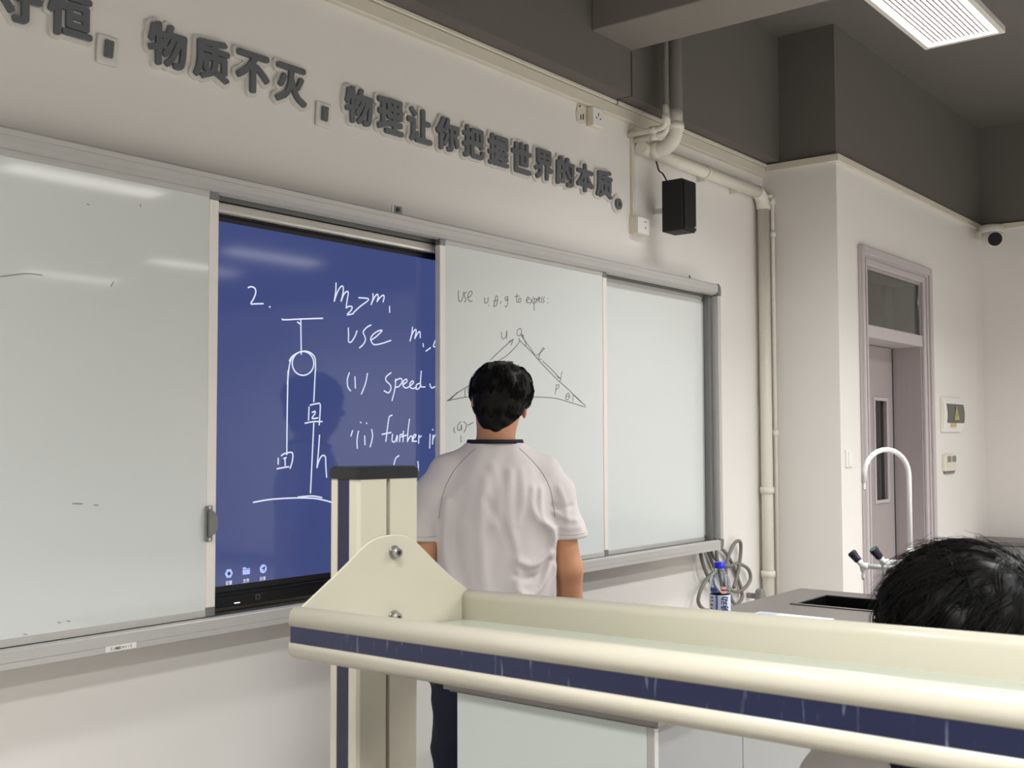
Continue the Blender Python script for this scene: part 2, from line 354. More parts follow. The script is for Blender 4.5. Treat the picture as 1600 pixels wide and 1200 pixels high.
# ------------------------------------------------ smooth implicit bodies -> surface nets
class Field:
    def __init__(s, lo, hi, h):
        s.lo = np.array(lo, float); s.h = h; s.n = [int(math.ceil((b-a)/h))+1 for a, b in zip(lo, hi)]
        s.F = np.full(s.n, 0.06, np.float32); s.ax = [s.lo[i]+np.arange(s.n[i])*h for i in range(3)]
    def sub(s, lo, hi):
        sl = tuple(slice(max(0, int((lo[i]-s.lo[i])/s.h)), min(s.n[i], int((hi[i]-s.lo[i])/s.h)+2)) for i in range(3))
        X = s.ax[0][sl[0]][:, None, None]; Y = s.ax[1][sl[1]][None, :, None]; Z = s.ax[2][sl[2]][None, None, :]
        return sl, X, Y, Z
    def comb(s, sl, d, k, op):
        A = s.F[sl]
        if op == 'u':
            h = np.clip(0.5+0.5*(A-d)/k, 0, 1); s.F[sl] = A*(1-h)+d*h-k*h*(1-h)
        elif op == 'c':   # subtract
            s.F[sl] = np.maximum(A, -d)
    def cap(s, a, b, ra, rb, k=0.015, op='u', sc=(1, 1, 1)):
        a = np.array(a, float); b = np.array(b, float); R = max(ra, rb)+k+0.03
        sl, X, Y, Z = s.sub(np.minimum(a, b)-R, np.maximum(a, b)+R)
        ba = b-a; L = ba@ba+1e-12
        t = np.clip(((X-a[0])*ba[0]+(Y-a[1])*ba[1]+(Z-a[2])*ba[2])/L, 0, 1)
        d = np.sqrt((X-a[0]-ba[0]*t)**2+(Y-a[1]-ba[1]*t)**2+(Z-a[2]-ba[2]*t)**2)-(ra+(rb-ra)*t)
        s.comb(sl, d, k, op); return s
    def ell(s, c, r, k=0.015, op='u', rot=0.0):
        R = max(r)+k+0.03; sl, X, Y, Z = s.sub(np.array(c)-R, np.array(c)+R)
        x = X-c[0]; y = Y-c[1]; z = Z-c[2]
        if rot: x, y = x*math.cos(rot)+y*math.sin(rot), -x*math.sin(rot)+y*math.cos(rot)
        q = np.sqrt((x/r[0])**2+(y/r[1])**2+(z/r[2])**2); g = np.sqrt((x/r[0]**2)**2+(y/r[1]**2)**2+(z/r[2]**2)**2)+1e-6
        s.comb(sl, q*(q-1)/g, k, op); return s
    def rings(s, R, k=0.01, p=2.4):   # torso: list of (z, cx, cy, rx, ry)
        R = sorted(R); R = [tuple(q) for q in catmull(R, 6)] if len(R) > 2 else R; zs = [r[0] for r in R]
        m = max(max(r[3], r[4]) for r in R)+0.05; cx = R[0][1]; cy = R[0][2]
        sl, X, Y, Z = s.sub((cx-m-.05, cy-m-.05, zs[0]-0.03), (cx+m+.05, cy+m+.05, zs[-1]+0.03))
        I = [np.interp(Z, zs, [r[j] for r in R]) for j in (1, 2, 3, 4)]
        q = ((np.abs(X-I[0])/I[2])**p+(np.abs(Y-I[1])/I[3])**p)**(1/p); d = (q-1)*np.minimum(I[2], I[3])
        d = np.maximum(d, np.maximum(zs[0]-Z, Z-zs[-1])); s.comb(sl, d, k, 'u'); return s
    def mesh(s, name, m, parent, mtx, smooth=1):
        F = s.F; I = F < 0; n = s.n
        c = [I[i:n[0]-1+i, j:n[1]-1+j, k:n[2]-1+k] for i in (0, 1) for j in (0, 1) for k in (0, 1)]
        alls = np.logical_and.reduce(c); anys = np.logical_or.reduce(c); cell = anys & ~alls
        ids = -np.ones(cell.shape, int); w = np.argwhere(cell); ids[cell] = np.arange(len(w))
        acc = np.zeros((len(w), 3)); cnt = np.zeros(len(w))
        for e in range(3):
            o = [0, 1, 2]; o.remove(e)
            for p in (0, 1):
                for q in (0, 1):
                    off = [0, 0, 0]; off[o[0]] = p; off[o[1]] = q; A = w+off; B = A.copy(); B[:, e] += 1
                    fa = F[tuple(A.T)]; fb = F[tuple(B.T)]; x = (fa < 0) != (fb < 0)
                    t = np.where(x, fa/(fa-fb+1e-12), 0); P = A.astype(float); P[:, e] += t
                    acc[x] += P[x]; cnt[x] += 1
        V = acc/cnt[:, None]*s.h+s.lo
        Q = []
        for e in range(3):
            o = [0, 1, 2]; o.remove(e); u, v = o
            sA = [slice(None)]*3; sB = [slice(None)]*3; sA[e] = slice(0, -1); sB[e] = slice(1, None)
            ch = I[tuple(sA)] != I[tuple(sB)]; E = np.argwhere(ch)
            E = E[(E[:, u] > 0) & (E[:, v] > 0) & (E[:, u] < cell.shape[u]) & (E[:, v] < cell.shape[v])]
            fl = I[tuple(E.T)]
            def g(du, dv):
                q = E.copy(); q[:, u] -= du; q[:, v] -= dv; return ids[tuple(q.T)]
            a = np.stack([g(1, 1), g(0, 1), g(0, 0), g(1, 0)], 1)
            if e == 1: fl = ~fl
            a[~fl] = a[~fl][:, ::-1]; Q.append(a)
        Q = np.concatenate(Q); Q = Q[(Q >= 0).all(1)]
        for _ in range(smooth):
            nb = np.zeros_like(V); k2 = np.zeros(len(V))
            for i in range(4):
                np.add.at(nb, Q[:, i], V[Q[:, (i+1) % 4]]+V[Q[:, (i+3) % 4]]); np.add.at(k2, Q[:, i], 2)
            V = V*0.5+0.5*nb/np.maximum(k2, 1)[:, None]
        me = bpy.data.meshes.new(name); me.from_pydata(V.tolist(), [], Q.tolist()); me.materials.append(m)
        me.polygons.foreach_set('use_smooth', [True]*len(me.polygons)); me.update()
        me.transform(mtx); return link(name, me, parent)
INK_SCREEN=[[2.1816,1.9321,2.193,1.9365,2.2074,1.9324,2.2104,1.9189,2.202,1.8996,2.1924,1.8839,2.2107,1.8852,2.2397,1.8883],[2.2644,1.8812,2.2668,1.8805],[2.5433,1.9846,2.5421,1.9571,2.5357,1.9241],[2.5357,1.9241,2.5482,1.9527,2.5635,1.9742,2.5749,1.9764,2.575,1.9554,2.5664,1.927],[2.5664,1.927,2.5784,1.9507,2.5919,1.9621,2.5988,1.9578,2.5935,1.9321,2.5895,1.9066],[2.5889,1.9066,2.6025,1.9128,2.6162,1.9126,2.6128,1.9012,2.5938,1.8834,2.6231,1.8905],[2.6471,1.9463,2.6949,1.9458,2.6542,1.9175,2.6231,1.8935],[2.714,1.9667,2.7141,1.9487,2.7049,1.9283],[2.7049,1.9283,2.7213,1.9546,2.7356,1.9673,2.7393,1.9563,2.7335,1.9413],[2.7335,1.9413,2.7501,1.9584,2.7647,1.9666,2.7683,1.9591,2.7633,1.943],[2.7949,1.9303,2.7957,1.9094],[2.316,1.8467,2.3233,1.8449,2.3908,1.8528,2.4849,1.8629],[2.3784,1.8422,2.3909,1.836],[2.392,1.8505,2.3948,1.7403],[2.3457,1.7162,2.3578,1.7311,2.3823,1.7444,2.4104,1.7508,2.4325,1.7473,2.4497,1.7362,2.455,1.7195,2.4552,1.6894],[2.3823,1.7444,2.3578,1.7287,2.3458,1.6996,2.3384,1.6426],[2.5995,1.8397,2.6009,1.8172,2.6011,1.7947,2.6134,1.794,2.6304,1.8143,2.6393,1.8326],[2.7052,1.858,2.6861,1.8488,2.6686,1.8322,2.6757,1.8174,2.6793,1.8049,2.6688,1.789,2.6514,1.7762],[2.7076,1.8068,2.7326,1.8214,2.7542,1.8384,2.7578,1.8439,2.7397,1.84,2.7147,1.8253,2.704,1.8092,2.7184,1.7921,2.7544,1.797,2.802,1.8116],[2.9115,1.8659,2.9077,1.8416,2.8985,1.8159],[2.8985,1.8159,2.9116,1.8445,2.927,1.8591,2.9309,1.8513,2.9232,1.8266],[2.9232,1.8266,2.9388,1.8465,2.9505,1.8527,2.9521,1.8313],[2.9671,1.8107,2.9687,1.8],[3.0061,1.798,2.9822,1.7846],[3.0424,1.843,3.0222,1.8061,3.0343,1.8041],[2.448,1.7133,2.4465,1.7032,2.442,1.6937,2.4348,1.6853,2.4254,1.6788,2.4145,1.6745,2.4028,1.6727,2.3912,1.6735,2.3804,1.6768,2.3711,1.6825,2.364,1.69,2.3595,1.699,2.358,1.7088,2.3594,1.7187,2.3637,1.7281,2.3707,1.7364,2.3799,1.7429,2.3906,1.7474,2.4022,1.7494,2.4139,1.7488,2.4249,1.7455,2.4344,1.74,2.4417,1.7323,2.4463,1.7232,2.448,1.7133],[2.3408,1.6831,2.3386,1.5566,2.3379,1.4205],[2.4544,1.6882,2.4489,1.5895],[2.605,1.6896,2.5964,1.6678,2.598,1.6438,2.6105,1.6297],[2.6308,1.6772,2.6332,1.6396],[2.689,1.6905,2.6794,1.6547,2.6608,1.6199],[2.8028,1.6983,2.7792,1.6833,2.7792,1.6694,2.7989,1.6563,2.8029,1.6425,2.7911,1.6282,2.7692,1.6347],[2.8267,1.6769,2.8228,1.6431,2.8086,1.6019],[2.8227,1.6711,2.8508,1.6806,2.8589,1.6697,2.8428,1.6522,2.8244,1.6488],[2.863,1.6585,2.8833,1.6706,2.8808,1.679,2.867,1.6728,2.863,1.6557,2.8793,1.6478,2.8997,1.6559],[2.8997,1.6559,2.9162,1.6678,2.9121,1.6745,2.8997,1.6655,2.8998,1.6513,2.9163,1.6473,2.9329,1.6536],[2.9496,1.6673,2.9329,1.661,2.9304,1.6466,2.9454,1.6483,2.9555,1.6618],[2.9579,1.7108,2.9538,1.6761,2.9555,1.6561,2.9774,1.6551],[3.003,1.6664,3.0133,1.6522,3.0392,1.6619,3.0567,1.6713],[2.6207,1.496,2.6135,1.4783],[2.648,1.4944,2.6415,1.4648,2.6431,1.4369],[2.6568,1.5247,2.659,1.5236],[2.6772,1.4783,2.6788,1.4485],[2.6845,1.5222,2.6868,1.5212],[2.7103,1.5001,2.7143,1.4755,2.703,1.4413],[2.8088,1.5506,2.7954,1.5448,2.7899,1.5254,2.7838,1.4921,2.7784,1.46],[2.7588,1.4837,2.8034,1.4904],[2.8114,1.4838,2.8091,1.4615,2.8234,1.4587,2.8353,1.481,2.8337,1.4586],[2.8474,1.4586,2.8489,1.481,2.8634,1.4838],[2.8658,1.4951,2.8635,1.4585],[2.8538,1.4754,2.8813,1.481],[2.8967,1.5377,2.8894,1.498,2.8862,1.4584],[2.8862,1.4584,2.9001,1.4765,2.9108,1.4753,2.9109,1.4583],[2.9125,1.4668,2.929,1.4782,2.9274,1.4839,2.9166,1.4782,2.9166,1.4611,2.9332,1.4594],[2.9457,1.481,2.9441,1.4525],[2.9457,1.4725,2.9583,1.4782],[3.0049,1.4839,3.0024,1.4348],[3.0203,1.481,3.0178,1.4492],[3.0178,1.4637,3.0307,1.481,3.0437,1.4822,3.0437,1.4636],[3.0177,1.5019,3.0194,1.5002],[2.8435,1.4094,2.8275,1.4001,2.8181,1.3753,2.8181,1.3475],[2.94,1.3869,2.9425,1.3726,2.9425,1.3555],[2.4287,1.571,2.427,1.5298],[2.4334,1.5777,2.4606,1.583,2.4758,1.5823,2.476,1.5537,2.4728,1.5147],[2.4122,1.5193,2.4474,1.5248,2.4851,1.5252],[2.4424,1.5542,2.4539,1.5585,2.454,1.5507,2.4418,1.5351,2.4664,1.5369],[2.4494,1.5197,2.4429,1.3986,2.4369,1.2961],[2.2078,1.2761,2.2665,1.2817,2.33,1.2829,2.3954,1.2815,2.4628,1.276,2.5253,1.2623,2.575,1.2458],[2.3855,1.2845,2.4424,1.2856,2.4855,1.2786],[2.4744,1.4809,2.47,1.4291,2.4642,1.3765],[2.4642,1.3765,2.4722,1.398,2.4859,1.4144,2.4998,1.4106,2.5021,1.3819,2.5058,1.3443],[2.3039,1.4085,2.3034,1.3911],[2.316,1.4168,2.3288,1.4232,2.3547,1.4269,2.3626,1.4202,2.3602,1.3975,2.3519,1.3765],[2.2991,1.3762,2.3227,1.3792,2.346,1.3817],[2.3308,1.4091,2.3317,1.3855],[2.3257,1.4077,2.3354,1.4105]]
INK_BOARD=[[3.0967,2.011,3.0954,1.9923,3.1017,1.9722,3.1143,1.9775,3.1225,1.9949,3.125,2.0097],[3.1416,2.0114,3.1288,2.0018,3.1333,1.9897,3.1396,1.982,3.1288,1.9714],[3.1492,1.9892,3.1684,2.0015,3.1736,2.0146,3.1633,2.0157,3.1511,2.004,3.1511,1.9852,3.162,1.9771,3.1748,1.9812],[3.2481,1.9996,3.2468,1.9816,3.2567,1.9804,3.2654,1.9876,3.2681,2.0028],[3.2707,1.9736,3.2727,1.9708],[3.3003,1.9716,3.3071,1.9916,3.3126,2.0093,3.3208,2.0144,3.3241,2.0061,3.3207,1.9842,3.3104,1.9726,3.3003,1.9729],[3.3003,1.9918,3.3262,1.9985],[3.3446,1.9942,3.3425,1.9863],[3.3828,2.0183,3.3702,2.0097,3.3757,2.0002,3.3862,2.0099,3.3877,2.0188,3.3862,1.9947,3.3791,1.9766,3.3673,1.9799],[3.4449,2.0345,3.4426,2.0043,3.4497,2.0015],[3.4306,2.0217,3.4591,2.028],[3.4591,2.0169,3.4533,2.0054,3.4618,2.0026,3.4712,2.0115,3.4677,2.0191,3.4591,2.0183],[3.5052,2.0103,3.5221,2.023,3.517,2.0292,3.5075,2.0194,3.5096,2.0062,3.5257,2.0077],[3.5294,2.0251,3.5514,2.0056],[3.5538,2.0328,3.5293,2.0013],[3.5575,2.0264,3.5549,1.979],[3.5575,2.0242,3.5701,2.0276,3.5685,2.014,3.5574,2.0084],[3.5761,2.0268,3.5775,2.0135],[3.5775,2.0238,3.5866,2.036],[3.585,2.02,3.5963,2.0315,3.5911,2.0342,3.5865,2.0224,3.5985,2.0154],[3.6114,2.0384,3.6038,2.0286,3.6098,2.0224,3.6037,2.015],[3.6266,2.0399,3.6174,2.0308,3.6242,2.0215,3.6135,2.0146],[3.6495,2.0371,3.6502,2.0344],[3.647,2.0195,3.6478,2.0168],[3.3476,1.8765,3.3489,1.8572,3.3578,1.8513,3.3752,1.8612,3.3808,1.8855,3.3807,1.8551],[3.467,1.9006,3.4491,1.8927,3.4441,1.8769,3.454,1.8697,3.4705,1.8788,3.4727,1.8944,3.4635,1.9004],[3.4777,1.8793,3.4812,1.8663],[3.4705,1.8744,3.4885,1.8721],[3.2794,1.7652,3.3473,1.8097,3.41,1.8483,3.4241,1.8545],[3.3925,1.8428,3.417,1.8488,3.4064,1.8307],[3.4632,1.8519,3.4453,1.8331,3.4098,1.8069,3.3748,1.7853,3.3472,1.773,3.2928,1.7467],[3.4561,1.8602,3.4668,1.8477,3.5027,1.8301,3.5465,1.806,3.5983,1.773,3.674,1.729,3.7203,1.7034,3.7753,1.6777,3.8233,1.6513,3.8801,1.62],[3.4705,1.8722,3.5101,1.8417,3.5612,1.8002],[3.4813,1.8708,3.4956,1.8496,3.5027,1.8301],[3.5701,1.798,3.5948,1.8111,3.6167,1.825,3.6236,1.8295,3.6138,1.8325,3.6024,1.8205,3.5887,1.7972,3.5834,1.7862,3.6021,1.7854],[3.6134,1.7783,3.6664,1.7514,3.7321,1.7131],[3.7442,1.7412,3.7321,1.7039],[3.7087,1.719,3.7361,1.7132],[3.7046,1.6868,3.6965,1.6477],[3.7061,1.6846,3.7241,1.6875,3.7201,1.6759,3.7005,1.6661],[3.7911,1.655,3.7735,1.6476,3.7709,1.6313,3.7829,1.6279,3.7974,1.6413,3.7911,1.655],[3.7734,1.6406,3.795,1.6422],[3.8232,1.6467,3.8205,1.6209],[3.3663,1.6308,3.4463,1.6325,3.5203,1.6325,3.6134,1.6334,3.7008,1.6311,3.7908,1.6186,3.9119,1.5998],[3.8233,1.6513,3.912,1.6063],[3.033,1.6045,3.0893,1.6348,3.1396,1.6576,3.2131,1.6864],[3.0893,1.6372,3.047,1.6058],[3.0365,1.6055,3.0893,1.6138,3.1468,1.6224,3.2354,1.6267],[3.1338,1.6503,3.1323,1.6196],[3.0715,1.5087,3.0694,1.4994,3.0764,1.4901],[3.107,1.5299,3.0927,1.5158,3.0913,1.5018,3.1034,1.4986,3.1106,1.5089,3.112,1.5206,3.1141,1.4996],[3.125,1.5301,3.1394,1.5208,3.1357,1.5043,3.1271,1.4912],[3.1481,1.5176,3.1795,1.5283],[3.1091,1.4785,3.1098,1.4551]]
INK_LEFT=[[1.3737,1.8707,1.3955,1.8753,1.4287,1.8833,1.4531,1.8868,1.4856,1.8869],[1.6068,2.0892,1.6126,2.0887],[1.766,2.1133,1.767,2.1079],[1.6872,1.8914,1.6801,1.879],[1.579,1.3046,1.606,1.3022],[1.6395,1.2978,1.6519,1.2961],[1.4532,0.9877,1.4615,0.9856],[1.5682,1.006,1.5771,1.0027],[1.5432,1.0049,1.5508,1.0023],[1.7922,1.574,1.8128,1.5393,1.8167,1.5041,1.8038,1.463,1.7614,1.417,1.7292,1.3975],[1.3842,1.3336,1.4166,1.3312,1.4663,1.3248,1.5174,1.3183,1.5641,1.3108]]# ================================================================ THE ROOM
WY = 2.80            # front wall
CX = 5.86            # left face of the column
DY = 2.364           # door wall
RX = 8.56            # right wall
CZ = 3.74            # ceiling
XL, YB = -2.6, -9.2
def struct(o): o['kind'] = 'structure'; return o
struct(box('floor', M['floor'], None, XL, RX+0.2, YB, 5.2, -0.1, 0.0))
struct(box('ceiling', M['greypaint'], None, XL, RX+0.2, YB, WY+0.2, CZ, CZ+0.15))
struct(box('wall_front', M['wall'], None, XL, CX, WY, WY+0.2, 0, CZ))
struct(box('wall_left', M['wall'], None, XL-0.2, XL, YB, WY+0.2, 0, CZ))
struct(box('wall_back', M['wall'], None, XL, RX, YB-0.2, YB, 0, CZ))
struct(box('wall_right', M['wall'], None, RX, RX+0.2, YB, DY+0.2, 0, CZ))
wd = MB()
wd.box(CX, 6.20, DY, WY+0.2, 0, CZ)
wd.box(7.25, RX+0.2, DY, DY+0.2, 0, CZ)
wd.box(6.20, 7.25, DY, DY+0.2, 2.47, CZ)
struct(wd.build('wall_door', M['wall'], None))
# beams
b = struct(MB().box(4.285, CX, 2.694, WY, 3.024, CZ).box(XL, 4.275, 2.682, WY, 3.018, CZ).build('ceiling_beam_front', M['greypaint'], None))
b2 = struct(MB().box(3.965, 4.285, YB, 2.682, 3.229, CZ).build('ceiling_beam_cross', M['beampaint'], None, 0.004, 1))
struct(MB().box(-1.55, -1.23, YB, 2.682, 3.229, CZ).build('ceiling_beam_cross', M['beampaint'], None, 0.004, 1))
struct(MB().box(4.275, 4.303, 2.6912, 2.6945, 3.022, 3.229).box(4.275, 4.287, 2.694, WY, 3.0185, 3.0235).build('trim_4', M['joint'], None))
# trunking strips
t = MB().box(XL, CX, 2.770, WY, 2.946, 2.998).box(XL, 4.285, 2.762, WY, 3.000, 3.017).box(4.30, CX, 2.764, WY, 3.000, 3.020)
struct(t.build('trim_1', M['trunk'], None, 0.003, 1))
t = MB().prism([(CX-0.022, 2.770), (CX-0.022, DY-0.022), (RX, DY-0.022), (RX, DY), (CX, DY), (CX, 2.770)], 2.974, 3.014, 'z')
struct(t.build('trim_2', M['trunk'], None, 0.002, 1))
struct(box('trim_3', M['trunk'], None, RX-0.022, RX, YB, DY-0.022, 2.974, 3.014, 0.003))
struct(box('baseboard_right', M['greypaint'], None, RX-0.012, RX, YB, DY, 0, 0.12))
struct(box('baseboard_front', M['greypaint'], None, XL, CX, WY-0.012, WY, 0, 0.12))
# corridor beyond the door
cw = MB().box(5.9, 9.2, 4.6, 4.7, 0, 3.2).box(5.8, 5.9, 3.0, 4.7, 0, 3.2).box(9.1, 9.2, 2.5, 4.6, 0, 3.2).box(6.0, 9.2, 2.57, 4.7, 3.1, 3.2)
cw.box(7.62, 7.82, 4.2, 4.6, 0, 3.1)
struct(cw.build('wall_corridor', M['wall'], None))

# ---------------------------------------------------------------- door
d = bpy.data.objects.new('door_1', None); COL.objects.link(d); d.location = (6.72, 2.45, 0); struct(d)
bpy.context.view_layer.update()
FX0, FX1, FT = 6.245, 7.185, 2.435
def casing(name, x0, x1, z0, z1):
    return name
mb = MB().box(6.150, FX0+0.0, DY-0.020, DY, 0, 2.552).box(FX1+0.02, 7.345, DY-0.020, DY, 0, 2.552).box(FX0, FX1+0.02, DY-0.020, DY, 2.452, 2.552)
mb.each('casing', M['doord'], d, 0.004, 1)
mb = MB().box(6.150, 6.172, DY-0.034, DY-0.02, 0, 2.552).box(7.300, 7.345, DY-0.034, DY-0.02, 0, 2.552).box(6.172, 7.300, DY-0.034, DY-0.02, 2.508, 2.552)
mb.each('casing_edge', M['doord'], d, 0.003, 1)
mb = MB().box(6.205, 6.213, DY-0.026, DY-0.02, 0, 2.49).box(7.245, 7.253, DY-0.026, DY-0.02, 0, 2.49).box(6.213, 7.245, DY-0.026, DY-0.02, 2.482, 2.49)
mb.each('casing_bead', M['door'], d, 0.002, 1)
mb = MB().box(6.20, FX0, DY, 2.565, 0, 2.47).box(FX1+0.008, 7.25, DY, 2.565, 0, 2.47).box(FX0, FX1+0.008, DY, 2.565, FT, 2.47)
mb.each('reveal_lining', M['door'], d, 0.002, 1)
box('lintel_bar', M['doord'], d, FX0, FX1+0.006, DY-0.012, 2.565, 2.040, 2.112, 0.003)
box('frame_strip', M['doord'], d, 7.06, FX1+0.006, 2.535, 2.565, 2.112, FT, 0.002)
g = MB(); g.box(FX0, FX1+0.006, DY+0.010, DY+0.015, 2.112, FT); g.build('transom_pane', M['glass'], d)
lf = MB(); LX0, LX1 = FX0+0.004, FX1-0.012; wx0, wx1, wz0, wz1 = 6.845, 7.055, 1.075, 1.70
lf.box(LX0, wx0, 2.545, 2.585, 0.01, 2.036).box(wx1, LX1, 2.545, 2.585, 0.01, 2.036).box(wx0, wx1, 2.545, 2.585, 0.01, wz0).box(wx0, wx1, 2.545, 2.585, wz1, 2.036)
leaf = lf.build('door_leaf', M['door'], d)
fr = MB()
for a in ((wx0-0.018, wx0+0.004, wz0-0.018, wz1+0.018), (wx1-0.004, wx1+0.018, wz0-0.018, wz1+0.018), (wx0+0.004, wx1-0.004, wz0-0.018, wz0+0.004), (wx0+0.004, wx1-0.004, wz1-0.004, wz1+0.018)):
    fr.box(a[0], a[1], 2.536, 2.548, a[2], a[3])
fr.each('vision_frame', M['doord'], leaf, 0.002, 1)
box('vision_pane', M['glass'], leaf, wx0, wx1, 2.562, 2.567, wz0, wz1)
box('door_gap_dark', M['gap'], d, FX1-0.0118, FX1+0.0076, 2.5455, 2.58, 0.01, 2.036)  # black strip painting in the dark gap beside the leaf
MB().cyl((6.34, 2.545, 1.0), (6.34, 2.49, 1.0), 0.012).tube([(6.34, 2.49, 1.0), (6.46, 2.49, 1.0)], 0.010).build('door_handle', M['steel'], leaf)

# ================================================================ LAMPS
def lamp(x0, x1, y0, y1, label, z=3.193, detail=False, power=None):
    o = thing('ceiling_lamp', label, 'ceiling lamp', ((x0+x1)/2, (y0+y1)/2, z), group='grid-faced ceiling lamps')
    f = MB(); w_ = 0.022
    f.box(x0, x1, y0, y0+w_, z, z+0.03).box(x0, x1, y1-w_, y1, z, z+0.03).box(x0, x0+w_, y0+w_, y1-w_, z, z+0.03).box(x1-w_, x1, y0+w_, y1-w_, z, z+0.03).box(x0+w_, x1-w_, y0+w_, y1-w_, z+0.02, z+0.03)
    f.each('frame', M['lampframe'], o, 0.002, 1)
    MB().box(x0+w_, x1-w_, y0+w_, y1-w_, z+0.010, z+0.012).build('diffuser', M['lamp'], o)
    ld = bpy.data.lights.new('lamp_light', 'AREA'); ld.shape = 'RECTANGLE'; ld.size = x1-x0-0.1; ld.size_y = y1-y0-0.1
    ld.energy = power or LAMP_W; ld.spread = math.radians(LAMP_SPREAD); ld.color = (1.0, 1.01, 1.015)
    lo = bpy.data.objects.new('lamp_light', ld); COL.objects.link(lo); lo.parent = o; lo.location = (0, 0, -0.002)
    for xx in (x0+0.25, x1-0.25):
        MB().cyl((xx, (y0+y1)/2, z+0.03), (xx, (y0+y1)/2, 3.229 if 3.96 < xx < 4.29 else CZ), 0.006, 8).build('hanging_rod', M['alud'], o)
    if detail:
        g = MB(); n = 13
        for i in range(n):
            y = y0+0.055+(y1-y0-0.11)*i/(n-1); g.box(x0+0.05, x1-0.05, y-0.0027, y+0.0027, z+0.004, z+0.0098)
        k = int((x1-x0-0.1)/0.022)
        for i in range(k): x = x0+0.05+0.022*i; g.box(x-0.0014, x+0.0014, y0+0.055, y1-0.055, z+0.0075, z+0.0098)
        stuff(g.build('louvre', M['louvre'], o))
    return o
lamp(3.83, 5.012, 1.262, 1.602, 'lit rectangular ceiling lamp with fine grid face, right of the beam', detail=True, power=FRONT_W)
for x0, y0, lb, pw in [(-0.9, 1.262, 'front row, left bay, unseen and added to light the left wall', 27), (3.7, -0.20, 'second row, right bay', None), (-0.9, -0.20, 'second row, left bay, unseen and added for light from the left', 31), (6.3, -0.20, 'second row, beside the right wall', None),  # both left-bay lamps are unseen, added to light the left-facing sides
                       (3.5, -1.65, 'third row, right bay', None), (2.22, -1.65, 'third row, middle bay', 45), (-0.9, -1.65, 'third row, left bay, unseen and added for light from the left', None),  # the left-bay lamp is unseen, added for light from the left
                       (6.35, -3.05, 'fourth row, beside the right wall', None), (-0.9, -3.05, 'fourth row, left bay', None), (6.26, -4.2, 'fifth row, beside the right wall', None), (2.2, -4.2, 'fifth row, middle bay', None),
                       (5.85, -5.85, 'last row, beside the right wall', None), (-0.9, -5.85, 'last row, left bay', None)]:
    lamp(x0, x0+1.18, y0, y0+0.34, 'lit ceiling lamp of the '+lb, power=pw)

# ================================================================ WRITING BOARD
BF = 2.670
X0, X1, Z0, Z1 = 0.90, 5.092, 0.911, 2.243
bd = thing('writing_board', 'long wall-mounted sliding whiteboard in an aluminium frame with the display behind', 'whiteboard', (3.0, WY, Z0))
# top rail : stepped extrusion
prof = [(BF+0.006, Z1), (BF, Z1-0.006), (BF, Z1-0.019), (BF+0.0012, Z1-0.0205), (BF, Z1-0.022), (BF, Z1-0.040), (BF+0.012, Z1-0.052), (BF+0.035, Z1-0.056), (BF+0.035, Z1-0.046), (WY, Z1-0.046), (WY, Z1)]
MB().prism(prof, X0, X1-0.030, 'x').build('top_rail', M['alu'], bd)
prof = [(BF+0.002, Z0+0.046), (BF, Z0+0.043), (BF, Z0+0.0165), (BF+0.0015, Z0+0.015), (BF, Z0+0.0135), (BF, Z0), (WY, Z0), (WY, Z0+0.040), (BF+0.03, Z0+0.040), (BF+0.012, Z0+0.050)]
MB().prism(prof, X0, X1-0.030, 'x').build('bottom_rail', M['alu'], bd)
MB().box(X1-0.028, X1, BF, WY, Z0+0.05, Z1-0.058).build('side_rail', M['alu'], bd, 0.003, 1)
MB().box(X0-0.03, X0, BF, WY, Z0, Z1).build('side_rail', M['alu'], bd, 0.003, 1)
def corner(z0, z1, sgn):
    r = 0.028; xa, xb = X1-0.030, X1+0.001; pts = []
    if sgn > 0:
        pts = [(xa, z0), (xb, z0)]+[(xb-r+r*math.cos(a), z1-r+r*math.sin(a)) for a in [PI/2*i/6 for i in range(7)]]+[(xa, z1)]
    else:
        pts = [(xa, z1), (xa, z0)]+[(xb-r+r*math.cos(a), z0+r+r*math.sin(a)) for a in [-PI/2+PI/2*i/6 for i in range(7)]]+[(xb, z1)]
    MB().prism(pts, BF-0.001, WY, 'y').build('corner_cap', M['alud'], bd)
corner(Z1-0.058, Z1+0.001, 1); corner(Z0-0.001, Z0+0.05, -1)
MB().box(X1-0.060, X1-0.028, BF+0.035, WY, Z0+0.04, Z1-0.05).build('inner_channel', M['alud'], bd, 0.002, 1)
MB().box(X0, X1-0.06, BF+0.062, BF+0.085, Z1-0.063, Z1-0.046).build('upper_track', M['alud'], bd)
MB().box(X0, X1-0.06, BF+0.040, BF+0.110, Z0+0.036, Z0+0.044).build('lower_track', M['alud'], bd)
